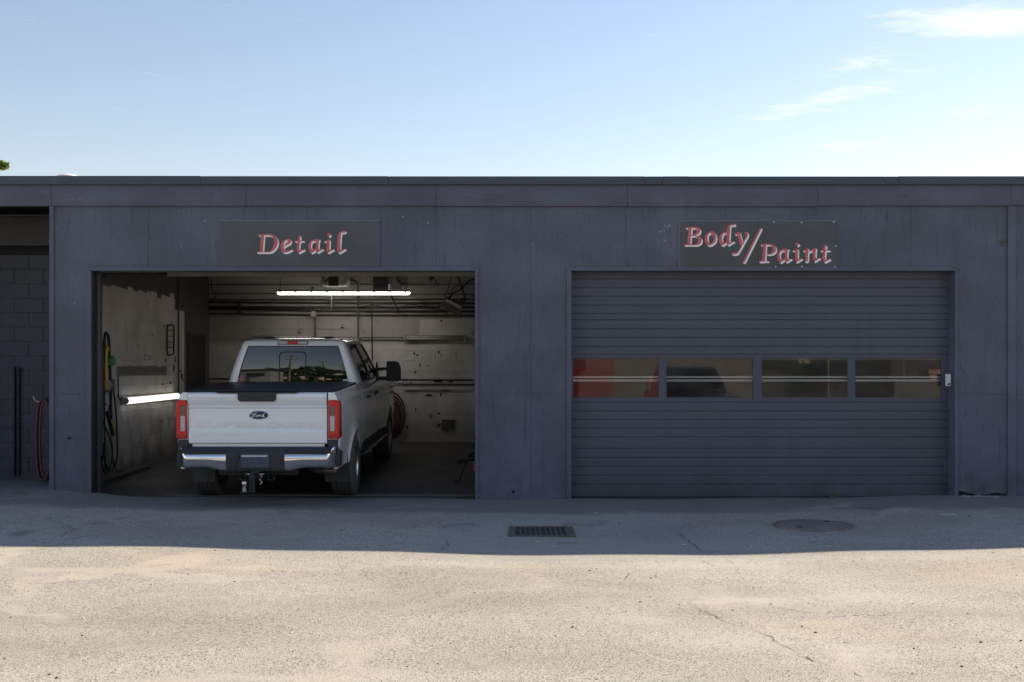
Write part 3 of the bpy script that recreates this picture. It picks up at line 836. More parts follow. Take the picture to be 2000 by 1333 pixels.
def glyph(ch, ox, oy, sc, loops): GL[ch] = [[(ox + a / sc, oy + b / sc) for a, b in lp] for lp in loops]
glyph('D', 495, 440, 19.04, [[(170, 362), (200, 350), (260, 342), (640, 335), (740, 360), (830, 420), (890, 510), (910, 640), (890, 750), (830, 860), (750, 950), (660, 1005), (560, 1022), (118, 1018), (150, 985), (230, 975), (275, 440), (262, 400), (180, 378)],
    [(398, 385), (600, 382), (700, 425), (760, 510), (778, 620), (765, 730), (720, 850), (650, 940), (590, 980), (352, 985)]])
glyph('e', 495, 440, 19.04, [[(1320, 520), (1395, 560), (1390, 640), (1350, 690), (1125, 820), (1130, 860), (1165, 930), (1240, 950), (1330, 940), (1440, 905), (1447, 925), (1310, 990), (1200, 1030), (1110, 1025), (1040, 960), (1005, 850), (1010, 730), (1050, 630), (1120, 570), (1220, 530)],
    [(1230, 570), (1280, 590), (1270, 650), (1210, 720), (1125, 775), (1130, 700), (1170, 610)]])
T_ = [[(1380, 405), (1470, 385), (1455, 570), (1600, 575), (1615, 598), (1450, 615), (1425, 830), (1450, 930), (1490, 970), (1620, 915), (1640, 930), (1400, 1065), (1350, 1000), (1320, 900), (1345, 618), (1240, 608), (1270, 578), (1350, 565)]]
A_ = [[(1150, 540), (1250, 540), (1342, 558), (1310, 600), (1290, 750), (1295, 900), (1340, 985), (1450, 925), (1472, 940), (1240, 1085), (1195, 1040), (1185, 985), (1010, 1100), (950, 1060), (890, 950), (872, 830), (900, 700), (980, 610), (1060, 560)],
    [(1030, 640), (1110, 622), (1190, 640), (1185, 900), (1100, 950), (1045, 985), (1000, 910), (985, 800), (1000, 700)]]
I_ = [[(340, 510), (375, 535), (365, 830), (370, 900), (420, 960), (520, 905), (538, 918), (300, 1062), (255, 980), (243, 900), (262, 640), (240, 615), (142, 612), (160, 595), (250, 555)], [(345, 255), (420, 345), (335, 425), (255, 335)]]
glyph('t', 1540, 460, 20.0, T_); glyph('t1', 1540 - 1026.7, 460 - 18.6, 20.0, T_)
glyph('a', 1475, 460, 20.51, A_); glyph('a1', 1475 - 915.7, 460 - 18.8, 20.51, A_)
glyph('i', 1540, 460, 20.0, I_); glyph('i1', 1540 - 914.8, 460 - 18.2, 20.0, I_)
glyph('l', 590, 440, 19.04, [[(1510, 215), (1625, 232), (1580, 292), (1455, 287), (1440, 400), (1410, 780), (1430, 890), (1475, 935), (1600, 880), (1617, 895), (1380, 1040), (1320, 1000), (1290, 880), (1310, 560), (1335, 350), (1390, 275)]])
glyph('B', 1325, 430, 19.04, [[(265, 288), (360, 265), (690, 262), (780, 300), (820, 370), (810, 440), (760, 510), (680, 555), (620, 572), (740, 595), (820, 640), (860, 710), (860, 790), (820, 870), (740, 925), (640, 945), (210, 938), (240, 908), (320, 900), (375, 350), (355, 318), (270, 308)],
    [(490, 305), (600, 303), (670, 335), (690, 380), (670, 460), (620, 525), (560, 550), (470, 555)], [(462, 600), (580, 600), (670, 625), (720, 680), (735, 760), (710, 840), (650, 890), (580, 905), (445, 905)]])
glyph('o', 1325, 430, 19.04, [[(1240, 415), (1310, 430), (1370, 490), (1400, 580), (1405, 690), (1380, 790), (1320, 870), (1200, 945), (1120, 955), (1050, 920), (990, 840), (965, 720), (985, 600), (1040, 520), (1130, 450)],
    [(1180, 490), (1250, 530), (1290, 620), (1300, 740), (1270, 830), (1210, 880), (1145, 880), (1100, 800), (1080, 690), (1095, 580), (1130, 515)]])
glyph('d', 1395, 430, 14.81, [[(560, 100), (607, 120), (575, 167), (470, 162), (460, 250), (440, 560), (450, 640), (475, 660), (560, 610), (577, 625), (390, 735), (365, 715), (360, 660), (240, 740), (195, 735), (150, 670), (130, 580), (150, 470), (210, 390), (290, 350), (365, 335), (370, 240), (400, 180), (470, 125)],
    [(280, 388), (360, 395), (350, 620), (300, 655), (260, 660), (230, 610), (220, 530), (240, 440)]])
glyph('y', 1395, 430, 14.81, [[(710, 340), (740, 365), (785, 520), (828, 672), (870, 580), (908, 490), (905, 420), (872, 380), (945, 335), (975, 390), (975, 450), (930, 530), (700, 945), (650, 985), (590, 1000), (505, 992), (530, 930), (640, 930), (700, 905), (755, 810), (765, 770), (670, 450), (650, 420), (583, 418), (600, 395)]])
glyph('/', 1395, 430, 14.81, [[(1310, 235), (1370, 235), (875, 1230), (820, 1230)]])
glyph('P', 1475, 460, 20.51, [[(213, 368), (310, 345), (640, 345), (730, 375), (800, 440), (835, 530), (825, 620), (770, 700), (680, 755), (560, 775), (455, 768), (470, 745), (560, 735), (640, 690), (685, 620), (695, 530), (670, 450), (600, 390), (435, 385), (400, 1030), (520, 1035), (545, 1045), (150, 1065), (170, 1035), (265, 1020), (315, 450), (300, 410), (215, 392)]])
glyph('n', 1540, 460, 20.0, [[(740, 503), (778, 525), (775, 600), (780, 650), (870, 590), (1060, 490), (1082, 512), (1065, 640), (1055, 830), (1075, 890), (1120, 910), (1215, 878), (1232, 895), (1010, 1035), (970, 990), (955, 900), (960, 640), (930, 608), (800, 655), (770, 690), (755, 1010), (650, 1045), (665, 690), (650, 615), (555, 612), (650, 550)]])
def area(lp): return sum(a[0] * b[1] - b[0] * a[1] for a, b in zip(lp, lp[1:] + lp[:1])) / 2
YSG = YF - 0.012
def letter(ch, parent):
    def flat(loops, y, off=(0, 0)):
        m = MB(); groups = [[loops[0]] + list(loops[1:])] if not ch.startswith('i') else [[lp] for lp in loops]
        for gp in groups:
            lps = []
            for lp in gp:
                q = [((a + off[0] - 1000) * y / F, CZ - (b + off[1] - HY) * y / F) for a, b in lp]
                lps.append(q)
            tri = tessellate_polygon([[Vector((u, w, 0)) for u, w in lp] for lp in lps])
            fl_ = [q for lp in lps for q in lp]
            m.add([(u, y, w) for u, w in fl_], [tuple(t) for t in tri])
        return m
    m = flat(GL[ch], YSG - 0.0032)
    o = m.build("painted_letter", M_red, parent)
    for p_ in o.data.polygons: pass
    sh = MB()
    for k in range(1, 6):
        f = k / 5
        q = flat(GL[ch], YSG - 0.0030 + 0.0005 * k, (2.5 * f, 3.0 * f))
        sh.add(q.v, q.f)
    sh.build("drop_shadow", M_wht, o)
s1 = thing("detail_sign", "dark grey sign reading Detail in red letters, above the open bay", "sign", (fx(587), YSG, fz(522)))
MB().box(fx(432.5), fx(742.5), YSG, YF - 0.001, fz(521.8), fz(431.5)).build("sign_board", M_sign, s1)
MB().box(fx(432), fx(743), YSG + 0.002, YF - 0.0005, fz(431.3), fz(430.6)).build("board_edge", M_signedge, s1)
for ch in ['D', 'e', 't1', 'a1', 'i1', 'l']: letter(ch, s1)
for (a, b_) in [(435, 433.5), (588, 434.5), (740, 434)]:
    MB().lathe([(0, -0.002), (0.007, -0.001), (0.007, 0.001)], 10, (fx(a), YSG - 0.001, fz(b_)), 'y').build("screw", M_dark, s1)
s2 = thing("body_paint_sign", "two piece dark sign reading Body / Paint in red letters, above the closed door", "sign", (fx(1481), YSG, fz(523)))
MB().box(fx(1327), fx(1480.6), YSG, YF - 0.001, fz(522.5), fz(432.5)).build("sign_board", M_sign, s2)
MB().box(fx(1481), fx(1635), YSG + 0.001, YF - 0.001, fz(522.5), fz(433)).build("sign_board", M_sign, s2)
MB().box(fx(1326.5), fx(1635.5), YSG + 0.002, YF - 0.0005, fz(432.3), fz(431.7)).build("board_edge", M_signedge, s2)
MB().box(fx(1326.3), fx(1326.9), YSG + 0.002, YF - 0.0005, fz(522.5), fz(432.5)).build("board_edge", M_signedge, s2)
for ch in ['B', 'o', 'd', 'y', '/', 'P', 'a', 'i', 'n', 't']: letter(ch, s2)
for (a, b_) in [(1511, 434.5), (1565, 435), (1627.5, 434), (1514.5, 521.5), (1566, 521), (1630.5, 522), (1632, 481)]:
    MB().lathe([(0, -0.003), (0.008, -0.002), (0.008, 0.001)], 10, (fx(a), YSG - 0.001, fz(b_)), 'y').build("screw", M_wht, s2)

# ------------------------------------------------------------------ drains and covers in the yard
zp = gz(0.3, 11.74)
dr = thing("drain_grate", "square iron drain grate sunk in the shaded yard", "drain grate", (0.305, 11.74, zp))
px0, px1, py0, py1 = PIT
pit = MB()
pit.add([(px0, py0, -0.6), (px1, py0, -0.6), (px1, py1, -0.6), (px0, py1, -0.6), (px0, py0, zp), (px1, py0, zp), (px1, py1, zp), (px0, py1, zp)],
        [(0, 1, 2, 3), (0, 1, 5, 4), (1, 2, 6, 5), (2, 3, 7, 6), (3, 0, 4, 7)])
pit.build("drain_pit", M_hole, dr)
MB().prism(rect(px0 - 0.075, px1 + 0.085, py0 - 0.03, py1 + 0.03), zp - 0.03, zp + 0.012, 'xy', [rect(px0 + 0.004, px1 - 0.004, py0 + 0.004, py1 - 0.004)]).build("grate_frame", M_iron, dr, bevel=0.003)
for k in range(11):
    xx = px0 + (px1 - px0) * (k + 0.0) / 10
    MB().box(xx - 0.007, xx + 0.007, py0, py1, zp - 0.045, zp + 0.006).build("grate_bar", M_iron, dr)
for k in range(5):
    yy = py0 + (py1 - py0) * k / 4
    MB().box(px0, px1, yy - 0.009, yy + 0.009, zp - 0.043, zp + 0.004).build("cross_bar", M_iron, dr)
mx_, my_ = W(1588, 1026.5, 11.92).x, 11.92
zm = gz(mx_, my_) + 0.008
mh = thing("manhole_cover", "round brownish iron manhole cover in the shaded yard before the closed door", "manhole cover", (mx_, my_, zm))
def manhole_mat():
    t = NT("worn_cover_iron"); v = t.pos()
    ck = t.n("ShaderNodeTexChecker"); ck.inputs["Scale"].default_value = 26.0; t.l(v, ck.inputs["Vector"])
    n1 = t.noise(v, 5, 5, 0.6)
    c = t.mix(t.rng(n1, 0.3, 0.7), (0.20, 0.165, 0.155), (0.29, 0.235, 0.215))
    c = t.mix(t.math('MULTIPLY', ck.outputs["Fac"], 0.2), c, (0.10, 0.085, 0.08))
    t.col(c); t.rough(0.6); t.p(Metallic=0.25); t.bump(ck.outputs["Fac"], 0.3, 0.004)
    return t.m
M_mh = manhole_mat()
MB().lathe([(0.0, -0.02), (0.385, -0.02), (0.39, 0.004), (0.38, 0.008), (0.0, 0.010)], 56, (mx_, my_, zm), 'z').build("cover_plate", M_mh, mh, smooth=30)
MB().lathe([(0.396, -0.02), (0.43, -0.02), (0.43, 0.006), (0.398, 0.006)], 56, (mx_, my_, zm), 'z', close=True).build("cover_ring", M_mh, mh, smooth=30)
for a in (0.8, 0.8 + math.pi):
    MB().box(mx_ + 0.3 * math.cos(a) - 0.03, mx_ + 0.3 * math.cos(a) + 0.03, my_ + 0.3 * math.sin(a) - 0.012, my_ + 0.3 * math.sin(a) + 0.012, zm + 0.009, zm + 0.0125).build("lifting_slot", M_hole, mh)
td = thing("trench_drain", "long narrow steel trench drain across the threshold of the open bay", "trench drain", (-2.0, 14.55, -0.02))
tx0, tx1, ty0, ty1 = -4.6, -0.50, 14.47, 14.63
MB().box(tx0, tx1, ty0, ty1, -0.017, -0.0155).build("drain_channel", M_hole, td)
m = MB()
for yy in (ty0, ty1 - 0.015): m.box(tx0, tx1, yy, yy + 0.015, -0.016, -0.006)
m.build("drain_rim", M_iron, td)
m = MB(); xx = tx0 + 0.01
while xx < tx1 - 0.01:
    m.box(xx, xx + 0.008, ty0 + 0.016, ty1 - 0.016, -0.0152, -0.009); xx += 0.03
for yy in (0.05, 0.085, 0.115): m.box(tx0, tx1, ty0 + yy, ty0 + yy + 0.006, -0.0150, -0.0095)
stuff(m.build("drain_grating", M_iron, td))

# ------------------------------------------------------------------ bay: pipes, lamps, machines
YW = YB - 0.012
def onback(px, py, off=0.03): return W(px, py, YW - off)
def conduit(name, pts, r, label, off=0.03, mat=M_conduit, group="conduits on the back wall", cat="conduit"):
    P = [onback(a, b_, off) for a, b_ in pts]
    if len(P) > 2: P = catmull(P, 5)
    o = MB().tube(P, r, 7).build(name, mat, None, smooth=True)
    return tag(o, label, cat, group)
hz = [(408, 556.5, 928, 555.5, 0.010, "thin topmost conduit along the back wall"),
      (408, 574, 928, 575, 0.009, "thin conduit along the back wall level with the lit hanging lamp"),
      (408, 586, 928, 585, 0.012, "conduit along the back wall just below the lit hanging lamp"),
      (408, 591, 928, 593, 0.020, "thick pipe along the back wall, upper of the thick bunch"),
      (408, 600, 928, 600.5, 0.018, "thick pipe along the back wall, middle of the thick bunch"),
      (408, 604, 928, 609, 0.018, "thick pipe along the back wall, lower of the thick bunch"),
      (408, 613.5, 928, 617, 0.017, "lowest long pipe along the back wall above the wall lamps"),
      (408, 740.5, 925, 743, 0.016, "upper of the two rails along the back wall behind the truck mirror"),
      (785, 751, 925, 752, 0.013, "lower of the two rails along the back wall right of the truck")]
for i, (a, b_, c2, d_, r, lb) in enumerate(hz):
    conduit("wall_conduit", [(a, b_), (c2, d_)], r, lb, off=0.03 + 0.012 * (i % 3))
conduit("riser_conduit", [(680, 548), (692, 549), (698, 556), (699, 572), (699.5, 620), (700, 690)], 0.018, "tall riser conduit curving from the door opener down the back wall", off=0.075)
conduit("riser_conduit", [(726, 591), (727.5, 740)], 0.016, "thin straight riser conduit in the middle of the back wall", off=0.078)
conduit("riser_conduit", [(615, 618), (616, 690)], 0.018, "short conduit running down from the square junction box", off=0.075)
conduit("fixture_conduit", [(788, 660), (712, 660), (703, 663), (701, 674)], 0.012, "bent conduit feeding the right unlit wall lamp", off=0.05)
conduit("fixture_conduit", [(613, 660), (686, 660), (695, 663), (698, 674)], 0.012, "bent conduit feeding the left unlit wall lamp", off=0.052)
conduit("loose_cable", [(408, 606), (450, 600), (500, 606), (600, 603), (680, 603), (730, 597), (770, 604), (800, 596), (830, 600), (870, 606), (928, 600)], 0.007, "thin loose cable snaking along the thick pipes of the back wall", off=0.10, mat=M_rubber, cat="cable", group=None)
conduit("hanging_cable", [(764, 577), (770, 590), (776, 602), (777.5, 612)], 0.013, "short stub of black cable hanging below the dark heater", off=0.13, mat=M_rubber, cat="cable", group=None)
conduit("hanging_cable", [(412, 545), (414, 566), (422, 578), (408, 590)], 0.008, "loose black cable in the top left corner of the back wall", off=0.10, mat=M_rubber, cat="cable", group=None)
for (a, b_, c2, d_, lb) in [(466, 588, 472, 614, "left pipe clamp strapping the thick pipes"), (645, 586, 650, 602, "middle pipe clamp strapping the thick pipes"), (824, 588, 829.5, 603, "right pipe clamp strapping the thick pipes")]:
    p = onback(a, b_, 0.085); q = onback(c2, d_, 0.085)
    m = MB().box(p.x, p.x + 0.012, p.y - 0.012, p.y + 0.06, q.z, p.z).box(q.x - 0.012, q.x, p.y - 0.012, p.y + 0.06, q.z, p.z)
    m.box(p.x, q.x, p.y - 0.014, p.y - 0.004, p.z - 0.03, p.z)
    tag(m.build("pipe_clamp", M_conduit, None), lb, "clamp", "pipe clamps on the back wall")
# junction box
p = onback(613, 614, 0.07)
jb = tag(MB().lathe([(0.055, -0.05), (0.06, 0.0), (0.06, 0.02)], 8, p, 'y').build("junction_box", M_enamel, None), "square grey junction box on the lowest pipe of the back wall", "junction box")
MB().lathe([(0.062, -0.058), (0.062, -0.0505)], 8, p, 'y').build("box_lid", M_enamel, jb)
# two unlit fluorescent wall lamps
M_tube = simple("unlit_glass_tube", (0.48, 0.45, 0.40), 0.25, 0, 0.05, 5)
for (a, c2, pb, pa, lb) in [(789, 911, 666, 654.5, "unlit fluorescent lamp on the back wall, right of the truck cab"), (491, 613, 665.5, 655, "unlit fluorescent lamp on the back wall, showing just above the truck roof")]:
    p0, p1 = onback(a, pb, 0.06), onback(c2, pa, 0.06)
    f = thing("wall_lamp", lb, "lamp", ((p0.x + p1.x) / 2, YW, p0.z), group="unlit wall lamps")
    MB().box(p0.x + 0.03, p1.x - 0.03, YW - 0.05, YW - 0.001, p0.z + 0.012, p1.z - 0.012).build("lamp_body", M_enamel, f)
    MB().box(p0.x, p1.x, YW - 0.060, YW - 0.0505, p1.z - 0.014, p1.z).build("upper_rim", M_enamel, f)
    MB().box(p0.x, p1.x, YW - 0.060, YW - 0.0505, p0.z, p0.z + 0.012).build("lower_rim", M_enamel, f)
    for xx in (p0.x, p1.x - 0.05):
        MB().box(xx, xx + 0.05, YW - 0.095, YW - 0.045, p0.z + 0.001, p1.z - 0.001).build("end_cap", M_enamel, f, bevel=0.006)
    for kz in (0.33, 0.68):
        zz = p0.z + (p1.z - p0.z) * kz
        MB().tube([(p0.x + 0.05, YW - 0.072, zz), (p1.x - 0.05, YW - 0.072, zz)], 0.018, 10).build("fluorescent_tube", M_tube, f, smooth=True)
# lit lamps
def emis(name, col, s):
    t = NT(name); t.p(Emission_Strength=s, Roughness=0.4); t.b.inputs["Emission Color"].default_value = tuple(col) + (1,)
    t.col((0.8, 0.8, 0.8)); return t.m
M_led = emis("lit_led_diffuser", (1.0, 0.96, 0.91), 6.4)
M_led2 = emis("lit_strip_diffuser", (1.0, 0.96, 0.92), 0.75)
p0, p1 = W(542, 571, 20.35), W(801, 571, 20.35)
hl = thing("hanging_lamp", "lit long white lamp hanging under the ceiling of the open bay", "lamp", ((p0.x + p1.x) / 2, 20.35, p0.z))
zb = W(0, 575.8, 20.35).z; zt_ = W(0, 571.5, 20.35).z
MB().prism([(p0.x, zt_), (p1.x, zt_), (p1.x - 0.03, zb), (p0.x + 0.02, zb)], 20.29, 20.41, 'xz').build("diffuser", M_led, hl, bevel=0.01)
MB().box(p0.x - 0.005, p1.x + 0.005, 20.28, 20.42, zt_ + 0.001, zt_ + 0.035).build("lamp_housing", M_enamel, hl, bevel=0.006)
for k in range(9):
    xx = p0.x + 0.06 + (p1.x - p0.x - 0.14) * k / 8
    MB().box(xx - 0.012, xx + 0.012, 20.272, 20.30, zt_ - 0.012, zt_ + 0.042).build("clip", M_dark, hl)
for xx in (p0.x + 0.05, p1.x - 0.10, p1.x - 0.06):
    MB().tube([(xx, 20.35, zt_ + 0.03), (xx, 20.35, 3.54)], 0.007, 6).build("hanger_rod", M_conduit, hl)
y0, y1 = F * -XL / 768, F * -XL / 660
wl = thing("strip_lamp", "lit white strip lamp on the left wall of the open bay", "lamp", (XL, (y0 + y1) / 2, 1.17))
zc = 1.17
q0, q1 = (XL + 0.07, 16.5, zc - 0.005), (XL + 0.07, 19.05, zc + 0.008)
MB().tube([q0, q1], 0.048, 16).build("diffuser", M_led2, wl, smooth=40)
for (yy0, yy1) in ((16.42, 16.50), (19.05, 19.12)):
    MB().tube([(XL + 0.07, yy0, zc), (XL + 0.07, yy1, zc)], 0.052, 14).build("end_cap", M_enamel, wl, smooth=40)
MB().box(XL + 0.001, XL + 0.03, 16.48, 19.08, zc - 0.06, zc + 0.06).build("glow_shield_plate", M_enamel, wl)  # plate added wide to keep the tube's glow off the wall
tag(MB().tube(catmull([(XL + 0.03, 16.45, 1.17), (XL + 0.02, 16.36, 1.22), (XL + 0.02, 16.33, 1.35), (XL + 0.02, 16.33, 1.56)], 5), 0.008, 6).build("lamp_cable", M_rubber, None, smooth=True), "thin cable running up the left wall from the lit strip lamp", "cable")
tag(MB().tube(catmull([(XL + 0.03, 19.1, 1.17), (XL + 0.03, 19.22, 1.2), (XL + 0.03, 19.25, 1.35), (XL + 0.03, 19.25, 2.4), (XL + 0.03, 19.25, 3.5)], 6), 0.015, 7).build("lamp_conduit", M_conduit, None, smooth=True), "upright conduit on the left wall beside the dark door", "conduit")
# door opener
po = W(653, 552, 20.6)
op = thing("door_opener", "white ceiling mounted door opener with dark front panel above the hanging lamp", "door opener", po)
zl = W(0, 560, 20.6).z
MB().box(po.x - 0.22, po.x + 0.24, 20.45, 20.95, zl, zl + 0.26).build("opener_case", M_whiteplast, op, bevel=0.05, seg=3)
MB().box(po.x - 0.08, po.x + 0.10, 20.43, 20.46, zl + 0.0, zl + 0.20).build("front_panel", M_dark, op, bevel=0.006)
MB().box(po.x - 0.02, po.x + 0.02, 17.3, 20.44, zl + 0.19, zl + 0.23).build("drive_rail", M_steel, op)
MB().tube([W(631, 541, 20.40), W(634, 552, 20.40), W(644, 542, 20.40)], 0.012, 6).build("cable_loop", M_rubber, op)
MB().box(po.x - 0.2, po.x - 0.17, 20.6, 20.63, zl + 0.25, 3.54).build("hanging_strap", M_steel, op)
MB().box(po.x + 0.19, po.x + 0.22, 20.6, 20.63, zl + 0.25, 3.54).build("hanging_strap", M_steel, op)
tag(MB().tube([W(647, 560, 20.4), W(648, 665, 20.4)], 0.004, 5).build("pull_cord", M_enamel, None), "thin pale pull cord hanging from the door opener to the truck roof", "cord")
# dark unit heater
ph = W(744, 554, 20.8)
uh = thing("unit_heater", "dark louvred unit heater hanging behind the lit lamp", "heater", ph)
zt2, zb2 = W(0, 538, 20.8).z, W(0, 566.5, 20.8).z
x0, x1 = W(728, 0, 20.8).x, W(757, 0, 20.8).x
MB().box(x0, x1, 20.80, 21.15, zb2, zt2).build("heater_case", M_dark, uh, bevel=0.01)
for k in range(6):
    zz = zb2 + 0.03 + k * 0.035
    MB().obox(((x0 + x1) / 2, 20.79, zz), ((x1 - x0) / 2 - 0.02, 0, 0), (0, 0.012, -0.010), (0, 0.002, 0.003)).build("louvre", M_dark, uh)
MB().box(x1 + 0.01, x1 + 0.05, 20.82, 20.9, zb2 + 0.0, zb2 + 0.11).build("gas_valve", M_steel, uh, bevel=0.004)
MB().lathe([(0.0, -0.03), (0.07, -0.03), (0.10, 0.0), (0.0, 0.0)], 16, ((x0 + x1) / 2, 20.97, zb2 - 0.08), 'z').build("drip_pan", M_conduit, uh, smooth=40)
MB().tube([((x0 + x1) / 2, 20.97, zb2 - 0.085), ((x0 + x1) / 2, 20.97, zb2)], 0.02, 8).build("pan_stem", M_conduit, uh)
MB().box(x0 + 0.05, x0 + 0.07, 20.95, 20.97, zt2 - 0.01, 3.56).build("hanging_strap", M_dark, uh)
MB().box(x1 - 0.07, x1 - 0.05, 20.95, 20.97, zt2 - 0.01, 3.56).build("hanging_strap", M_dark, uh)
# slanting flood / curing lamp on chains
YC = 19.2
cl = thing("curing_lamp", "tilted dark curing lamp hung on chains in the top right of the open bay", "lamp", W(885, 600, YC))
hood = [W(858, 599, YC), W(900, 620, YC), W(900, 609, YC), W(869, 592.5, YC)]
MB().prism([(q.x, q.z) for q in hood], YC - 0.28, YC + 0.28, 'xz').build("lamp_hood", simple("brown_enamel_hood", (0.13, 0.11, 0.10), 0.5), cl, bevel=0.006)
case = [W(870, 592, YC), W(898, 606, YC), W(903, 599.5, YC), W(873, 585.5, YC)]
MB().prism([(q.x, q.z) for q in case], YC - 0.14, YC + 0.10, 'xz').build("lamp_case", M_whiteplast, cl, bevel=0.006)
blk = [W(884, 591, YC), W(903, 599, YC), W(912, 592, YC), W(906, 583, YC), W(896, 590, YC), W(886, 583, YC)]
MB().prism([(q.x, q.z) for q in blk], YC - 0.18, YC - 0.06, 'xz').build("junction_block", M_dark, cl, bevel=0.01)
for pts in ([(882, 536), (878, 555), (872, 572)], [(890, 536), (899, 555), (909, 588)], [(893, 536), (901, 555), (911, 587)]):
    MB().tube([W(a, b_, YC) for a, b_ in pts], 0.010, 6).build("chain", M_conduit, cl)
MB().tube(catmull([W(a, b_, YC - 0.1) for a, b_ in [(872, 572), (869, 577), (874, 583), (880, 577), (876, 572)]], 5), 0.013, 6).build("cable_coil", M_rubber, cl, smooth=True)
MB().tube(catmull([W(a, b_, YC - 0.05) for a, b_ in [(874, 594), (878, 583), (884, 574), (900, 565), (912, 553), (920, 547), (930, 547)]], 5), 0.014, 7).build("supply_cable", M_rubber, cl, smooth=True)
MB().tube(catmull([W(a, b_, YC - 0.02) for a, b_ in [(882, 580), (883, 566), (889, 560), (897, 558)]], 5), 0.010, 6).build("supply_cable", M_conduit, cl, smooth=True)
# pennant-like scrap of dark sheet under the joists
pn = [W(835, 536, 19.8), W(856, 536, 19.8), W(840, 551, 19.8)]
tag(MB().prism([(q.x, q.z + 0.0) for q in pn] , 19.8, 19.806, 'xz').build("hanging_flap", simple("dark_blue_sheet", (0.03, 0.035, 0.05), 0.6), None), "dark triangular flap hanging from the ceiling of the open bay", "flap")
# diagonal brace
tag(MB().obox((W(766, 548, 20.9)), (0.10, 0, 0.0), (0, 0.03, 0), (-0.10, 0, 0.16)).build("ceiling_brace", M_joist, None), "slanting dark timber brace beside the unit heater", "brace")
# coil rack on left wall
def lw(px, py, off=0.03):     # point on the left wall
    Y = F * -XL / (1000 - px); return Vector((XL + off, Y, CZ - (py - HY) * Y / F))
rk = thing("wire_rack", "black wire rack like a short ladder on the left wall of the open bay", "rack", lw(327, 694))
MB().tube(catmull([lw(a, b_, 0.05) for a, b_ in [(333.5, 680), (333.6, 690), (331, 693), (327, 693)]], 4), 0.013, 7).build("hook_end", M_rubber, rk, smooth=True)
MB().tube(catmull([lw(a, b_, 0.05) for a, b_ in [(325, 695), (321, 690), (320.5, 660), (321, 638), (323, 635.5), (331, 635.5), (333.5, 638), (334, 660), (333.5, 684)]], 6), 0.015, 8).build("rack_frame", M_rubber, rk, smooth=True)
for yy in (646, 657, 668, 679):
    MB().tube([lw(321, yy, 0.05), lw(333.8, yy, 0.05)], 0.009, 6).build("rung", M_rubber, rk)
# little brass hook ring on the wall
tag(MB().tube(catmull([lw(a, b_, 0.02) for a, b_ in [(278, 696), (283, 694), (290, 696), (291, 702), (284, 703.5), (279, 701)]], 4), 0.006, 6).build("wire_loop", simple("brass_wire", (0.25, 0.19, 0.09), 0.45, 0.6), None), "small yellowish wire loop hanging on the left wall", "wire")
# hoses hung inside the left jamb
def hose(name, pts, r, mat, label, off=0.10, cat="hose", group=None):
    P = catmull([lw(a, b_, off) for a, b_ in pts], 6)
    return tag(MB().tube(P, r, 8).build(name, mat, None, smooth=True), label, cat, group)
hose("air_hose", [(180, 900), (181, 780), (183, 700), (187, 655), (190, 652), (194, 660), (196, 700), (198, 760), (199, 820)], 0.022, M_rubber, "thick black hose looped over a hook inside the left jamb", 0.13)
hose("air_hose", [(192, 656), (191, 700), (190, 780), (191, 860), (192, 918)], 0.012, M_rubber, "thin black hose hanging straight inside the left jamb", 0.10)
hose("air_hose", [(180, 865), (181, 895), (187, 915), (194, 922), (202, 912), (207, 890), (207, 850), (204, 800), (200, 765)], 0.013, M_rubber, "black hose hanging in a long loop low inside the left jamb", 0.16)
hose("air_hose", [(182, 815), (190, 838), (198, 855), (203, 880), (201, 905), (193, 924), (184, 915), (180, 880)], 0.012, M_rubber, "crossing black hose loop at the bottom inside the left jamb", 0.12)
hose("air_hose", [(206, 893), (208, 905), (211, 916), (222, 921), (232, 922)], 0.012, M_rubber, "black hose tail trailing along the left wall by the floor", 0.10)
hose("spray_wand", [(184, 762), (183.5, 720), (185, 680), (187, 684)], 0.022, M_yellow, "yellow spray wand hanging among the black hoses", 0.17, "spray wand")
hose("wand_grip", [(198.5, 822), (200, 838), (203, 850)], 0.020, M_yellow, "short yellow grip low on the black hose", 0.16, "grip")
hose("wand_grip", [(182, 805), (189, 830), (194, 850)], 0.026, M_rubber, "black slanting wand grip among the hoses", 0.19, "grip")
gt = [lw(a, b_, 0.2) for a, b_ in [(188, 703), (192, 695), (195, 700), (196, 710), (191, 716), (187, 713)]]
tag(MB().prism([(q.y, q.z) for q in gt], XL + 0.17, XL + 0.22, 'yz').build("green_wrap", M_green, None, bevel=0.01), "green wrapped coupling on the hoses inside the left jamb", "coupling")
hk = [lw(a, b_, 0.05) for a, b_ in [(198, 701), (204, 698.5), (209, 702), (214, 709), (219, 712.5), (212, 713), (206, 719), (200, 721)]]
hi = [lw(a, b_, 0.05) for a, b_ in [(200, 703), (204, 703), (206, 708), (204, 714), (200, 716)]]
tag(MB().prism([(q.y, q.z) for q in hk], XL + 0.03, XL + 0.07, 'yz', [[(q.y, q.z) for q in hi]]).build("hose_hook", M_dark, None, bevel=0.004), "black beak shaped hose hook on the left wall", "hook")
bx = [lw(192, 748), lw(215, 766)]
sw = MB().box(XL + 0.001, XL + 0.07, bx[0].y, bx[1].y, 1.32, 1.50).build("switch_box", simple("blue_grey_box", (0.10, 0.13, 0.16), 0.5), None, bevel=0.01)
tag(sw, "blue grey switch box on the left wall beside the hoses", "switch box")
MB().box(XL + 0.0705, XL + 0.076, bx[0].y + 0.05, bx[1].y - 0.05, 1.35, 1.47).build("box_cover", M_dark, sw)
fu = [lw(a, b_, 0.12) for a, b_ in [(186, 742), (194, 752), (194, 754), (186, 765), (184, 760)]]
tag(MB().prism([(q.y, q.z) for q in fu], XL + 0.12, XL + 0.2, 'yz').build("spray_nozzle", M_enamel, None, bevel=0.006), "grey cone nozzle at the end of the yellow spray wand", "nozzle")
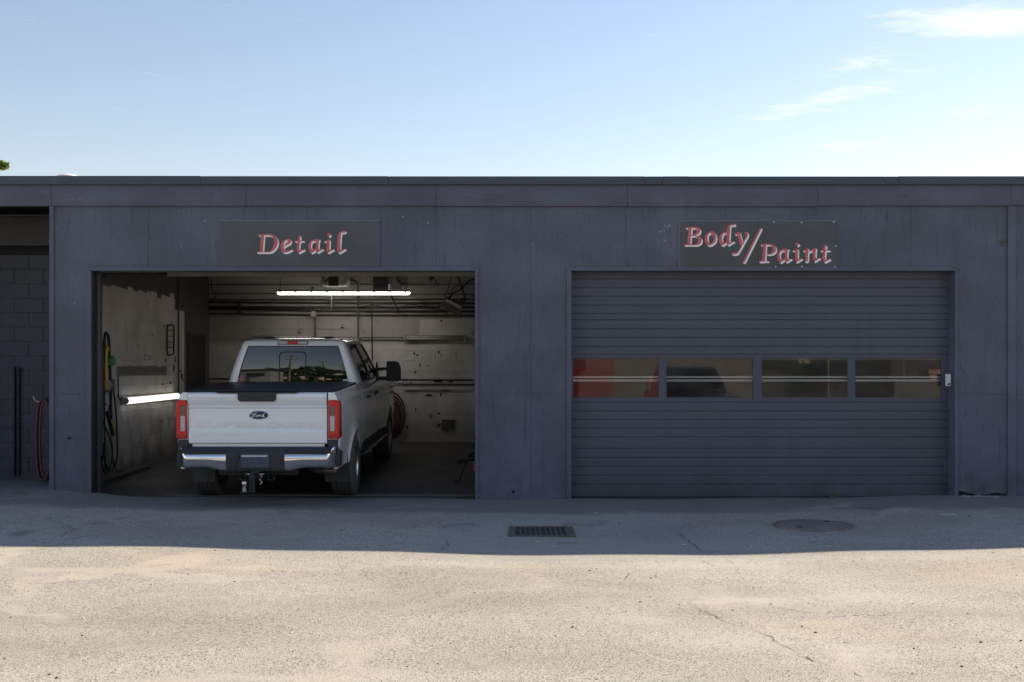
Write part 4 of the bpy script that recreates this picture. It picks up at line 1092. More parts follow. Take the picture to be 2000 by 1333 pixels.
# red hose coil on the back wall
rc = thing("red_hose_coil", "coil of dull red hose on the back wall, right of the truck's front wheel", "hose", tuple(W(762, 862, YW - 0.08)))
for k in range(6):
    cx_, cy_ = 763 - k * 1.6, 812 + k * 2.0
    pts = []
    for i in range(28):
        a = 2 * math.pi * i / 28
        q = W(cx_, cy_, YW - 0.08)
        pts.append((q.x + (0.27 - 0.022 * k) * math.cos(a), YW - 0.05 - 0.022 * (k % 3), q.z + (0.45 - 0.032 * k) * math.sin(a)))
    MB().tube(pts, 0.016, 7, closed=True).build("hose_turn", M_redhose, rc, smooth=True)
# dark stain built as a thin square plate low on the back wall
a0, a1 = W(862, 841, YW), W(888, 820, YW)
tag(MB().box(a0.x, a1.x, YW - 0.012, YW + 0.01, a0.z, a1.z).build("wall_stain_plate", simple("dull_dark_stain", (0.075, 0.07, 0.066), 0.7), None, bevel=0.006), "dark stain, built as a thin square plate low on the back wall", "plate")
# low stand peeking from behind the right jamb
YT = 15.75
st = thing("work_stand", "black folding stand with an orange bracket half hidden by the right jamb", "stand", (W(905, 0, YT).x, YT, floor_z(0, YT)))
MB().tube([W(893, 901, YT), W(940, 893, YT)], 0.035, 10).build("padded_bar", M_rubber, st, smooth=True)
MB().tube([W(914, 893, YT + 0.1), W(940, 872, YT + 0.1)], 0.02, 8).build("arm", M_rubber, st, smooth=True)
f0 = W(895, 936, YT); f0.z = floor_z(0, YT) + 0.012
MB().tube([W(911, 903, YT), f0, f0 + Vector((-0.06, 0, 0))], 0.012, 7).build("leg", M_rubber, st, smooth=True)
f1 = W(950, 938, YT + 0.25); f1.z = floor_z(0, YT + .25) + 0.012
MB().tube([W(945, 895, YT), f1], 0.012, 7).build("leg", M_rubber, st, smooth=True)
MB().box(W(924, 0, YT).x, W(929, 0, YT).x, YT - 0.03, YT + 0.03, W(0, 920, YT).z, W(0, 903, YT).z).build("bracket", simple("orange_paint", (0.50, 0.14, 0.04), 0.5), st, bevel=0.004)
# ------------------------------------------------------------------ left alcove things
sp = thing("slotted_post", "dark slotted steel post standing against the recessed block wall", "post", (W(30, 0, 15.42).x, 15.42, 0.11))
pa, pb = W(27, 930, 15.40), W(34, 717, 15.40)
MB().box(pa.x, pb.x, 15.45, 15.475, pa.z, pb.z).build("post_face", M_dark, sp)
MB().box(pa.x, pa.x + 0.006, 15.40, 15.45, pa.z, pb.z).build("post_flange", M_dark, sp)
nsl = 25
for k in range(nsl):
    zz = pa.z + (pb.z - pa.z) * (k + 0.5) / nsl
    MB().box(pa.x + 0.012, pb.x - 0.006, 15.447, 15.4505, zz - 0.014, zz + 0.014).build("slot", M_alcove, sp)
rx = fx(97.6)
hx = thing("red_hose", "dull red hose coiled on a hook on the side of the front pillar", "hose", (rx - 0.1, 14.8, 0.15))
def hz_(px, py, Y): return W(px, py, Y)
for k, (l_, r_, tp, bt, Y) in enumerate([(71, 99, 781, 938, 14.72), (74, 101, 779, 941, 14.78), (78, 99, 784, 930, 14.66)]):
    cxp, cyp = (l_ + r_) / 2, (tp + bt) / 2
    pts = [W(cxp + (r_ - l_) / 2 * math.copysign(abs(math.cos(a)) ** 0.7, math.cos(a)), cyp + (bt - tp) / 2 * math.copysign(abs(math.sin(a)) ** 0.85, math.sin(a)), Y) for a in np.linspace(0, 2 * math.pi, 30)[:-1]]
    MB().tube(pts, 0.016, 8, closed=True).build("hose_turn", M_redhose, hx, smooth=True)
tag(MB().tube(catmull([W(a, b_, 14.75) for a, b_ in [(65, 774), (68, 781), (74, 785), (82, 784), (99, 786)]], 5), 0.012, 7).build("hose_bracket", M_steel, None, smooth=True), "pale bent metal hook carrying the red hose by the pillar", "hook")
# scattered small things on the front
tag(MB().tube([(fx(1003), YF - 0.004, fz(961)), (fx(1003), YF + 0.05, fz(961))], 0.020, 12).build("drain_hole", M_hole, None), "small round black hole low in the middle pillar", "hole")
cv = thing("wall_cleat", "small dark broken cleat on the front left pillar", "cleat", (fx(134), YF - 0.01, fz(856)))
MB().box(fx(129), fx(139), YF - 0.01, YF - 0.001, fz(857.5), fz(854.5)).build("cleat_plate", M_dark, cv, bevel=0.003)
MB().tube([(fx(136), YF - 0.012, fz(858)), (fx(138), YF - 0.03, fz(853))], 0.006, 6).build("cleat_pin", M_dark, cv)
ey = thing("wall_eyelet", "small dark iron eyelet high on the right pillar beside the batten", "eyelet", (fx(1959), YF - 0.01, fz(470)))
MB().box(fx(1953), fx(1966), YF - 0.012, YF - 0.001, fz(473), fz(469)).build("eyelet_plate", M_iron, ey, bevel=0.003)
MB().tube([(fx(1958) + 0.028 * math.cos(a), YF - 0.016, fz(476) + 0.028 * math.sin(a)) for a in np.linspace(0, 2 * math.pi, 15)[:-1]], 0.005, 6, closed=True).build("eyelet_ring", M_iron, ey, smooth=True)
# roof vent dome
vp = W(133, 344, 15.4)
vd = thing("roof_vent", "low white domed vent on the roof at the left", "roof vent", (vp.x, 15.4, TOPZ - 0.03))
zr = TOPZ - 0.03; ztop = W(0, 340, 15.4).z
MB().lathe([(0.16, zr), (0.16, ztop - 0.05), (0.15, ztop - 0.05)], 24, (vp.x, 15.4, 0), 'z').build("vent_pipe", M_steel, vd, smooth=40)
MB().lathe([(0.0, ztop - 0.06), (0.16, ztop - 0.065), (0.16, ztop - 0.045), (0.12, ztop - 0.02), (0.06, ztop - 0.004), (0.0, ztop)], 28, (vp.x, 15.4, 0), 'z').build("vent_cap", M_whiteplast, vd, smooth=40)
# ------------------------------------------------------------------ pickup truck
def car_paint(name, col, rough=0.22):
    t = NT(name); v = t.obj()
    n = t.noise(v, 2.0, 5, 0.6); d = t.rng(t.noise(v, 6, 5, 0.65, seed=4.0), 0.5, 0.75)
    c = t.mix(t.math('MULTIPLY', d, 0.04), col, tuple(q * 0.6 for q in col))
    z = t.xyz(v)[2]
    g = t.math('MULTIPLY', t.rng(z, 0.95, 0.5), t.rng(n, 0.35, 0.7))
    c = t.mix(t.math('MULTIPLY', g, 0.18), c, (0.30, 0.27, 0.23))
    t.col(c); t.rough(rough); t.p(Coat_Weight=1.0, Coat_Roughness=0.03, Specular_IOR_Level=0.5)
    return t.m
M_white = car_paint("white_truck_paint", (0.90, 0.90, 0.90))
M_tglass = NT("tinted_window")
M_tglass.col((0.006, 0.007, 0.008)); M_tglass.rough(0.012); M_tglass.p(Specular_IOR_Level=0.75, IOR=1.6)
M_tglass = M_tglass.m
M_chrome = NT("chrome"); M_chrome.col((0.80, 0.80, 0.81)); M_chrome.rough(0.06); M_chrome.p(Metallic=1.0); M_chrome = M_chrome.m
M_bplast = simple("textured_black_plastic", (0.030, 0.031, 0.034), 0.55, 0, 0.15, 12, 0.2, 300, coords="obj")
M_tonneau = simple("black_bed_cover_vinyl", (0.020, 0.022, 0.027), 0.42, 0, 0.15, 6, 0.15, 220, coords="obj")
M_tyre = simple("tyre_rubber", (0.075, 0.072, 0.070), 0.75, 0, 0.2, 14, 0.2, 90, coords="obj")
M_alloy = simple("polished_alloy", (0.85, 0.85, 0.86), 0.30, 1.0, 0.08, 6, coords="obj")
M_under = simple("grimy_underbody", (0.022, 0.021, 0.020), 0.7, 0, 0.3, 6, coords="obj")
M_exh = simple("tarnished_exhaust", (0.20, 0.17, 0.14), 0.45, 0.8, 0.3, 9, coords="obj")
def lens(name, col, rough=0.08):
    t = NT(name); v = t.obj()
    w = t.noise(t.map(v, (1, 1, 1)), 60, 2, 0.5)
    t.col(t.mix(t.rng(w, 0.35, 0.65), tuple(q * 0.75 for q in col), col)); t.rough(rough)
    t.p(Coat_Weight=0.25, Coat_Roughness=0.02, Specular_IOR_Level=0.4)
    return t.m
M_redlens = lens("red_lamp_lens", (0.80, 0.014, 0.010))
M_dkred = lens("deep_red_lamp_lens", (0.48, 0.010, 0.010))
M_clear = lens("clear_lamp_lens", (0.62, 0.62, 0.66), 0.05)
M_smoke = lens("smoked_lamp_lens", (0.16, 0.15, 0.14), 0.05)
M_blueov = lens("blue_emblem_enamel", (0.010, 0.022, 0.085), 0.1)

PITCH = R(2.2)
cy_w, ctc = 1.2, Vector((-3.075, 14.6, -0.019))
org = ctc - Matrix.Rotation(PITCH, 3, 'X') @ Vector((0, cy_w, 0))
TR = thing("pickup_truck", "white crew cab pickup truck parked nose first in the open bay", "pickup truck", tuple(org), (PITCH, 0, 0))
def tb(m, name, mat, parent=TR, **kw): return m.build(name, mat, parent, world=False, **kw)
WR = 0.402; YR, YFW = 1.2, 5.26; RA = 0.475
HWZ = [(0.40, 0.945), (0.55, 0.968), (0.75, 0.985), (0.80, 0.992), (0.95, 0.996), (1.12, 0.992), (1.25, 0.982), (1.33, 0.970), (1.39, 0.948), (1.43, 0.915)]
def hw(z): return float(np.interp(z, [a for a, _ in HWZ], [b_ for _, b_ in HWZ]))
def zlow(y, yw, base):
    d = abs(y - yw)
    return max(base, 0.40 + math.sqrt(max(0, RA * RA - d * d))) if d < RA else base
def flare(y, z, yw):
    r = math.hypot(y - yw, z - 0.40)
    return 0.034 * math.exp(-max(0, r - RA) / 0.07) if z > 0.45 else 0.01
def side_panel(side, y0, y1, base, ztop, yw=None, name="body_side", tail=False, n=14, mat=M_white):
    ys = list(np.linspace(y0, y1, n))
    if yw: ys = sorted(set([round(q, 4) for q in ys + [yw + RA * math.sin(a) for a in np.linspace(-1.36, 1.36, 23)] if y0 <= q <= y1]))
    ws = [0, 0.04, 0.1, 0.2, 0.32, 0.45, 0.58, 0.7, 0.8, 0.87, 0.92, 0.96, 1.0]
    def fn(y, w):
        zb = zlow(y, yw, base) if yw else base
        zt_ = ztop(y) if callable(ztop) else ztop
        z = zb + (zt_ - zb) * w
        x = hw(z) + (flare(y, z, yw) if yw else 0)
        if tail and y < 0.12: x -= 0.030 * (1 - y / 0.12) ** 2
        return (side * x, y, z)
    m = MB().grid(fn, ys, ws)
    # turned-in lips along the bottom, the ends and the top
    def lip(w, dx_): 
        return [( (fn(y, w)[0] - side * dx_), y, fn(y, w)[2]) for y in ys]
    for w, dx_ in ((0, 0.07), (1, 0.04)):
        a = [fn(y, w) for y in ys]; b_ = lip(w, dx_); k = len(ys)
        m.add(a + b_, [(i, i + 1, k + i + 1, k + i) for i in range(k - 1)])
    for y in (ys[0], ys[-1]):
        a = [fn(y, w) for w in ws]; b_ = [(q[0] - side * 0.05, q[1], q[2]) for q in a]; k = len(ws)
        m.add(a + b_, [(i, i + 1, k + i + 1, k + i) for i in range(k - 1)])
    return tb(m, name, mat, smooth=38)
for s in (-1, 1):
    side_panel(s, 0.06, 2.10, 0.50, 1.428, YR, "bed_side", tail=True)
    side_panel(s, 2.118, 2.40, 0.60, 1.43, None, "cab_corner", n=4)
    d1 = side_panel(s, 2.406, 3.33, 0.60, 1.43, None, "rear_door", n=8)
    d2 = side_panel(s, 3.336, 4.45, 0.60, 1.425, None, "front_door", n=8)
    side_panel(s, 4.456, 6.10, 0.58, lambda y: 1.38 - 0.10 * max(0, (y - 4.6) / 1.5), YFW, "front_fender", n=12)
    for d, yh in ((d1, 2.56), (d2, 3.50)):
        m = MB().box(s * 0.985 - 0.012, s * 0.985 + 0.012, yh, yh + 0.20, 1.20, 1.235).box(s * 1.012 - 0.012, s * 1.012 + 0.012, yh - 0.01, yh + 0.21, 1.196, 1.240)
        tb(m, "door_handle", M_bplast, d, bevel=0.008)
    # rocker and running board
    tb(MB().box(s * 0.93 - 0.03, s * 0.93 + 0.03, 1.72, 4.75, 0.46, 0.605), "rocker_panel", M_bplast)
    rb = tb(MB().prism([(s * 0.90, 0.43), (s * 1.02, 0.43), (s * 1.045, 0.455), (s * 1.02, 0.475), (s * 0.90, 0.47)], 2.05, 4.72, 'xz'), "running_board", M_bplast, bevel=0.006)
    tb(MB().box(s * 1.036 - 0.006, s * 1.036 + 0.006, 2.1, 4.68, 0.462, 0.474), "board_trim", M_alloy, rb)
    # crease on the doors
    # inner wheel wells
    for yw in (YR, YFW):
        m = MB()
        for a0 in np.linspace(0.02, math.pi - 0.02, 13)[:-1]:
            a1 = a0 + (math.pi - 0.04) / 12
            p = [(yw + 0.47 * math.cos(a), 0.42 + 0.47 * math.sin(a)) for a in (a0, a1)]
            m.add([(s * 0.96, p[0][0], p[0][1]), (s * 0.96, p[1][0], p[1][1]), (s * 0.55, p[1][0], p[1][1]), (s * 0.55, p[0][0], p[0][1])], [(0, 1, 2, 3)])
        tb(m, "wheel_well", M_under)
# chassis and dark underbody boxes that block light
tb(MB().box(-0.90, 0.90, 1.75, 4.70, 0.60, 1.35).box(-0.54, 0.54, 0.35, 6.0, 0.62, 0.80).box(-0.52, -0.40, 0.05, 6.0, 0.50, 0.63).box(0.40, 0.52, 0.05, 6.0, 0.50, 0.63), "chassis_and_light_block", M_under)
tb(MB().box(-0.90, 0.90, 2.105, 2.14, 0.62, 1.42), "cab_back_panel", M_white)
tb(MB().box(-0.80, 0.80, 0.08, 2.09, 0.82, 0.86), "bed_floor", M_under)
# tailgate
prof = [(0.075, 0.812), (0.020, 0.808), (0.002, 0.824), (0.000, 0.940), (0.010, 0.962), (0.014, 0.990), (0.014, 1.235), (0.004, 1.256), (0.012, 1.272), (-0.018, 1.322), (-0.026, 1.385), (-0.012, 1.418), (0.018, 1.432), (0.075, 1.434)]
tg = tb(MB().prism(prof, -0.836, 0.836, 'yz'), "tailgate", M_white, smooth=24)
hp = [(-0.232, 1.436), (0.232, 1.436), (0.230, 1.350), (0.205, 1.325), (-0.205, 1.325), (-0.230, 1.350)]
hn = tb(MB().prism(hp, -0.044, 0.02, 'xz', [[(-0.105, 1.37), (0.105, 1.37), (0.10, 1.337), (-0.10, 1.337)]]), "tailgate_handle", M_bplast, tg, bevel=0.005)
tb(MB().box(-0.118, 0.118, -0.034, -0.024, 1.326, 1.382), "handle_recess", M_bplast, hn)
tb(MB().prism([(-0.50, 1.437), (0.50, 1.437), (0.46, 1.424), (-0.46, 1.424)], -0.029, 0.072, 'xz'), "top_cap", M_bplast, tg, bevel=0.004)
tb(MB().box(-0.80, 0.80, 0.03, 0.09, 0.775, 0.8065), "bed_sill", M_white)
# emblem with script
em = Vector((0.012, 0.0135, 1.158))
def ell(a, b_, n=40): return [(a * math.cos(2 * math.pi * k / n), b_ * math.sin(2 * math.pi * k / n)) for k in range(n)]
eb = MB()
rows = [(1.0, 0.0), (0.97, -0.008), (0.7, -0.012), (0.35, -0.0135)]
for i, (sc, yo) in enumerate(rows):
    for (u, w) in ell(0.116, 0.047): eb.v.append((em.x + u * sc, em.y - 0.002 + yo, em.z + w * sc))
for i in range(3):
    for k in range(40):
        eb.f.append((i * 40 + k, i * 40 + (k + 1) % 40, (i + 1) * 40 + (k + 1) % 40, (i + 1) * 40 + k)); eb.mi.append(0)
eb.f.append(tuple(120 + k for k in range(40))); eb.mi.append(0)
eo = tb(eb, "oval_emblem", M_blueov, tg, smooth=True)
tb(MB().tube([(em.x + u, em.y - 0.006, em.z + w) for u, w in ell(0.1185, 0.0495)], 0.006, 8, closed=True), "emblem_rim", M_chrome, eo, smooth=True)
scr = MB()
S_ = [[(-60, 20), (-72, 22), (-76, 12), (-62, 8), (-40, 18), (-8, 22)], [(-34, 18), (-44, -2), (-56, -22), (-66, -22), (-62, -12)], [(-56, -1), (-38, 1), (-26, 3)],
      [(-16, 2), (-26, -6), (-26, -16), (-16, -18), (-8, -10), (-8, 0), (-16, 2), (-6, -2), (4, 2)],
      [(8, 3), (4, -18)], [(6, -6), (14, 3), (22, 1)], [(42, 1), (32, 2), (26, -8), (28, -17), (38, -16), (46, 0)], [(58, 22), (50, 4), (45, -14), (50, -18), (60, -10)]]
for st_ in S_:
    pts = catmull([(em.x + a * 0.00125, em.y - 0.0165, em.z + b_ * 0.00125) for a, b_ in st_], 5)
    scr.tube(pts, 0.0042, 6)
stuff(tb(scr, "emblem_script", M_chrome, eo, smooth=True))
# raised lettering
def text_mesh(ch, size, ext, wscale):
    cu = bpy.data.curves.new("txt", 'FONT'); cu.body = ch; cu.size = size; cu.extrude = ext
    cu.align_x = 'CENTER'; cu.bevel_depth = 0.0012; cu.bevel_resolution = 0; cu.offset = size * 0.012
    o = bpy.data.objects.new("txt", cu); COL.objects.link(o)
    me = bpy.data.meshes.new_from_object(o.evaluated_get(bpy.context.evaluated_depsgraph_get()))
    bpy.data.objects.remove(o); bpy.data.curves.remove(cu)
    xs_ = [v.co.x for v in me.vertices]; c0 = (min(xs_) + max(xs_)) / 2; w0 = max(xs_) - min(xs_)
    for v in me.vertices: v.co.x = (v.co.x - c0) * wscale / w0
    return me
lx = [(-0.690, 'S'), (-0.535, 'U'), (-0.375, 'P'), (-0.215, 'E'), (-0.050, 'R'), (0.175, 'D'), (0.335, 'U'), (0.495, 'T'), (0.650, 'Y')]
M_emboss = car_paint("embossed_truck_paint", (0.88, 0.88, 0.88))
for x_, ch in lx:
    me = text_mesh(ch, 0.094, 0.0032, 0.128); me.materials.append(M_emboss)
    me.name = "raised_letter"
    o = bpy.data.objects.new("raised_letter", me); COL.objects.link(o)
    o.parent = tg; o.location = (x_ + 0.012, 0.0125, 1.012); o.rotation_euler = (R(90), 0, 0)
# rear posts and tail lamps
for s in (-1, 1):
    nm = "left" if s < 0 else "right"
    pp = [(s * 0.846, 0.62), (s * 0.952, 0.62), (s * 0.966, 1.32), (s * 0.952, 1.385), (s * 0.915, 1.432), (s * 0.846, 1.432)]
    tb(MB().prism(pp, 0.012, 0.16, 'xz'), "bed_corner_post", M_white, bevel=0.012, seg=3, smooth=30)
    tl = tb(MB().prism([(s * 0.852, 0.868), (s * 0.985, 0.868), (s * 0.997, 0.90), (s * 0.993, 1.30), (s * 0.972, 1.342), (s * 0.852, 1.342)], -0.006, 0.16, 'xz'), "tail_lamp", M_dkred, bevel=0.014, seg=3, smooth=30)
    tb(MB().prism([(s * 0.858, 0.905), (s * 0.975, 0.930), (s * 0.975, 1.285), (s * 0.945, 1.328), (s * 0.858, 1.328)], -0.012, -0.004, 'xz', [[(s * 0.876, 0.965), (s * 0.932, 0.965), (s * 0.932, 1.272), (s * 0.876, 1.272)]]), "red_lens", M_redlens, tl, bevel=0.003)
    for (z0, z1, mm) in [(0.967, 1.075, M_clear), (1.077, 1.150, M_clear), (1.152, 1.198, M_smoke), (1.200, 1.270, M_smoke)]:
        tb(MB().box(min(s * 0.878, s * 0.930), max(s * 0.878, s * 0.930), -0.009, -0.003, z0, z1), "clear_lens", mm, tl)
    tb(MB().box(min(s * 0.845, s * 0.965), max(s * 0.845, s * 0.965), 0.0, 0.05, 0.76, 0.862), "lamp_gap_filler", M_bplast)
# bumper
def bump_y(x):
    ax = abs(x); return -0.150 + 0.03 * (ax / 0.9) ** 2 + 0.24 * max(0, (ax - 0.84) / 0.16) ** 1.8
def bump_top(x):
    ax = abs(x); return 0.700 + 0.085 * float(smooth01((ax - 0.84) / 0.10))
def bump_bot(x):
    ax = abs(x); return float(np.interp(ax, [0.36, 0.42, 0.52, 0.60, 0.80, 0.86, 1.0], [0.495, 0.500, 0.523, 0.535, 0.535, 0.525, 0.545]))
for s in (-1, 1):
    xs_ = list(np.linspace(0.352, 0.82, 14)) + list(np.linspace(0.84, 0.985, 12))
    def pr(x, w):
        zt_, zb_ = bump_top(x), bump_bot(x); y = bump_y(x)
        pts = [(0.075, zt_ + 0.002), (0.012, zt_), (0.0, zt_ - 0.010), (-0.006, zt_ - 0.05), (-0.004, (zt_ + zb_) / 2), (0.006, zb_ + 0.035), (0.020, zb_ + 0.008), (0.034, zb_), (0.09, zb_)]
        dy, z = pts[w]; return (s * x, y + dy, z)
    tb(MB().grid(lambda x, w: pr(x, w), xs_, range(9)), "chrome_bumper_end", M_chrome, smooth=50)
    tb(MB().prism([(s * 0.90, 0.52), (s * 0.985, 0.53), (s * 0.992, 0.70), (s * 0.95, 0.76), (s * 0.90, 0.70)], 0.02, 0.22, 'xz'), "bumper_end_cap", M_bplast, bevel=0.012)
bc = tb(MB().prism([(-0.150, 0.495), (-0.158, 0.53), (-0.158, 0.70), (-0.140, 0.716), (0.0, 0.730), (0.0, 0.50)], -0.350, 0.350, 'yz'), "bumper_centre", M_bplast, bevel=0.01)
stp = tb(MB().prism([(-0.125, 0.704), (-0.118, 0.722), (-0.06, 0.772), (0.01, 0.778), (0.03, 0.70)], -0.90, 0.90, 'yz'), "step_pad", M_bplast, bevel=0.006)
for k in range(36):
    x_ = -0.84 + 1.68 * k / 35
    if abs(x_) < 0.34: continue
    tb(MB().obox((x_, -0.092, 0.7505), (0.008, 0, 0), (0, 0.026, 0.0225), (0, -0.0015, 0.002)), "tread_rib", M_bplast, stp)
M_plate = simple("dark_blue_plate", (0.055, 0.075, 0.115), 0.35, 0, 0.2, 8, coords="obj")
pl = tb(MB().box(-0.168, 0.168, -0.166, -0.159, 0.542, 0.706), "number_plate", M_plate, bevel=0.006)
tb(MB().box(-0.160, 0.150, -0.1695, -0.1662, 0.672, 0.692), "plate_strip", M_clear, pl)
tb(MB().obox((-0.215, -0.163, 0.605), (0.004, 0, 0.0), (0, 0.004, 0), (0.03, 0, 0.085)), "recess_edge", M_dark, bc)
# hitch
hc = tb(MB().box(-0.05, 0.05, -0.17, 0.40, 0.415, 0.505).box(-0.48, 0.48, 0.02, 0.09, 0.43, 0.50), "hitch_receiver", M_under, bevel=0.004)
M_zinc = simple("bright_zinc", (0.55, 0.56, 0.58), 0.25, 0.9, 0.1, 12, coords="obj")
bm_ = tb(MB().box(-0.030, 0.030, -0.30, -0.10, 0.435, 0.485).box(-0.034, 0.034, -0.345, -0.30, 0.27, 0.485), "ball_mount", M_under, hc, bevel=0.004)
hb = MB().lathe([(0.0, 0.262), (0.026, 0.262), (0.026, 0.300), (0.015, 0.308), (0.015, 0.322), (0.022, 0.330), (0.030, 0.348), (0.030, 0.362), (0.022, 0.380), (0.0, 0.386)], 20, (-0.07 + 0.0, -0.40, 0.03), 'z')
tb(hb, "hitch_ball", M_zinc, hc, smooth=40)
tb(MB().box(-0.115, -0.025, -0.43, -0.33, 0.275, 0.2905), "ball_platform", M_under, hc, bevel=0.004)
tb(MB().tube([(-0.12, -0.13, 0.46), (0.10, -0.13, 0.46)], 0.008, 8), "hitch_pin", M_zinc, hc, smooth=True)
tb(MB().tube(catmull([(0.06, -0.18, 0.46), (0.085, -0.18, 0.43), (0.06, -0.18, 0.40), (0.085, -0.18, 0.37), (0.075, -0.18, 0.345), (0.06, -0.18, 0.36)], 5), 0.006, 6), "pin_clip", M_zinc, hc, smooth=True)
for s in (-1, 1):
    tb(MB().tube(catmull([(s * 0.14, -0.04, 0.43), (s * 0.14, -0.06, 0.385), (s * 0.20, -0.06, 0.385), (s * 0.20, -0.04, 0.43)], 4), 0.010, 6), "chain_loop", M_under, hc, smooth=True)
# exhaust
tb(MB().tube(catmull([(0.20, 2.2, 0.55), (0.42, 1.9, 0.52), (0.50, 0.9, 0.50), (0.56, 0.50, 0.46), (0.70, 0.38, 0.445), (0.90, 0.36, 0.44)], 5), 0.047, 14), "exhaust_pipe", M_exh, smooth=True)
tb(MB().lathe([(0.0, 0.895), (0.042, 0.895), (0.042, 0.9025)], 14, (0, 0.36, 0.44), 'x'), "pipe_mouth", M_hole)
# axle
ax_ = MB().tube([(-0.75, YR, WR), (0.75, YR, WR)], 0.055, 12)
ax_.lathe([(0.0, -0.18), (0.10, -0.15), (0.16, -0.05), (0.16, 0.05), (0.10, 0.14), (0.0, 0.17)], 16, (0.0, YR, WR), 'y')
tb(ax_, "rear_axle", M_under, smooth=40)
for s in (-1, 1):
    tb(MB().tube(catmull([(s * 0.50, 0.42, 0.58), (s * 0.50, 0.8, 0.50), (s * 0.50, YR, 0.47), (s * 0.50, 1.7, 0.50), (s * 0.50, 2.0, 0.58)], 4), 0.03, 6), "leaf_spring", M_under)
    # mud flaps
    fp = [(s * 0.69, 0.655), (s * 0.975, 0.655), (s * 0.992, 0.58), (s * 0.985, 0.275), (s * 0.965, 0.255), (s * 0.715, 0.255), (s * 0.695, 0.275)]
    tb(MB().prism(fp, 0.655, 0.668, 'xz'), "mud_flap", M_bplast, bevel=0.003)
# wheels
def tyre_mesh():
    m = MB(); w = 0.137
    prof = [(0.245, -w * 0.80), (0.262, -w * 0.97), (0.315, -w * 1.06), (0.360, -w * 1.03), (0.386, -w * 0.93), (0.398, -w * 0.80)]
    tr = []
    gx_ = [-0.072, -0.026, 0.026, 0.072]
    x_ = -w * 0.80
    for g_ in gx_:
        tr += [(0.402, g_ - 0.006), (0.391, g_ - 0.004), (0.391, g_ + 0.004), (0.402, g_ + 0.006)]
    prof = prof + tr + [(r, -x__) for r, x__ in prof[::-1]]
    m.lathe(prof, 56, (0, 0, 0), 'x', close=True)
    return m.mesh("tyre", M_tyre, 40)
def tread_mesh():
    m = MB()
    for k in range(84):
        a = 2 * math.pi * k / 84
        for (c0, wd) in ((-0.104, 0.022), (-0.049, 0.014), (0.0, 0.014), (0.049, 0.014), (0.104, 0.022)):
            aa = a + (0.02 if c0 else 0)
            c_, s_ = math.cos(aa), math.sin(aa)
            m.obox((c0, c_ * 0.4022, s_ * 0.4022), (wd, 0, 0.0), (0, -s_ * 0.0032, c_ * 0.0032), (0, c_ * 0.0012, s_ * 0.0012))
    return m.mesh("tread_sipes", M_hole)
def rim_mesh():
    m = MB()
    m.lathe([(0.250, 0.115), (0.246, 0.125), (0.238, 0.112), (0.228, 0.06), (0.215, -0.05), (0.10, -0.06), (0.0, -0.06), (0.0, -0.07), (0.25, -0.07)], 48, (0, 0, 0), 'x')
    return m.mesh("rim_barrel", M_alloy, 40)
def spoke_mesh():
    m = MB()
    m.lathe([(0.0, 0.105), (0.055, 0.100), (0.062, 0.07), (0.062, 0.02)], 24, (0, 0, 0), 'x')
    for k in range(8):
        a = 2 * math.pi * k / 8; c_, s_ = math.cos(a), math.sin(a)
        for r0, r1, x0_, x1_ in ((0.05, 0.15, 0.075, 0.07), (0.15, 0.235, 0.07, 0.095)):
            for wd0, wd1 in ((0.034, 0.030),):
                p = []
                for (r, xx, wd) in ((r0, x0_, wd0), (r1, x1_, wd1)):
                    for sg in (-1, 1):
                        for dp in (0, -0.03):
                            p.append((xx + dp, c_ * r - s_ * wd * sg, s_ * r + c_ * wd * sg))
                m.add(p, [(0, 2, 6, 4), (1, 5, 7, 3), (0, 4, 5, 1), (2, 3, 7, 6), (0, 1, 3, 2), (4, 6, 7, 5)])
    for k in range(8):
        a = 2 * math.pi * (k + .5) / 8
        m.lathe([(0.013, 0.03), (0.013, 0.085), (0.008, 0.095), (0.0, 0.096)], 8, (0, 0.095 * math.cos(a), 0.095 * math.sin(a)), 'x')
    return m.mesh("rim_spokes", M_alloy, 35)
tyre_m, tread_m, rim_m, spoke_m = tyre_mesh(), tread_mesh(), rim_mesh(), spoke_mesh()
for (s, yw) in ((-1, YR), (1, YR), (-1, YFW), (1, YFW)):
    wh = bpy.data.objects.new("wheel", tyre_m); COL.objects.link(wh); wh.parent = TR
    wh.location = (s * 0.884, yw, WR); wh.rotation_euler = (0.3 * yw, 0, 0 if s > 0 else math.pi)
    for nm, me in (("tread_blocks", tread_m), ("rim", rim_m), ("spokes", spoke_m)):
        o = bpy.data.objects.new(nm, me); COL.objects.link(o); o.parent = wh
        if nm == "tread_blocks": stuff(o)
# bed cover
cov = tb(MB().box(-0.905, 0.905, 0.050, 2.09, 1.400, 1.436), "bed_cover", M_tonneau, bevel=0.008)
for k in range(4):
    y0_ = 0.075 + k * 0.50
    tb(MB().box(-0.835, 0.835, y0_ + 0.006, y0_ + 0.494, 1.4362, 1.456), "cover_panel", M_tonneau, cov, bevel=0.009)
for s in (-1, 1):
    tb(MB().box(min(s * 0.842, s * 0.902), max(s * 0.842, s * 0.902), 0.06, 2.09, 1.4362, 1.452), "cover_rail", M_tonneau, cov, bevel=0.006)
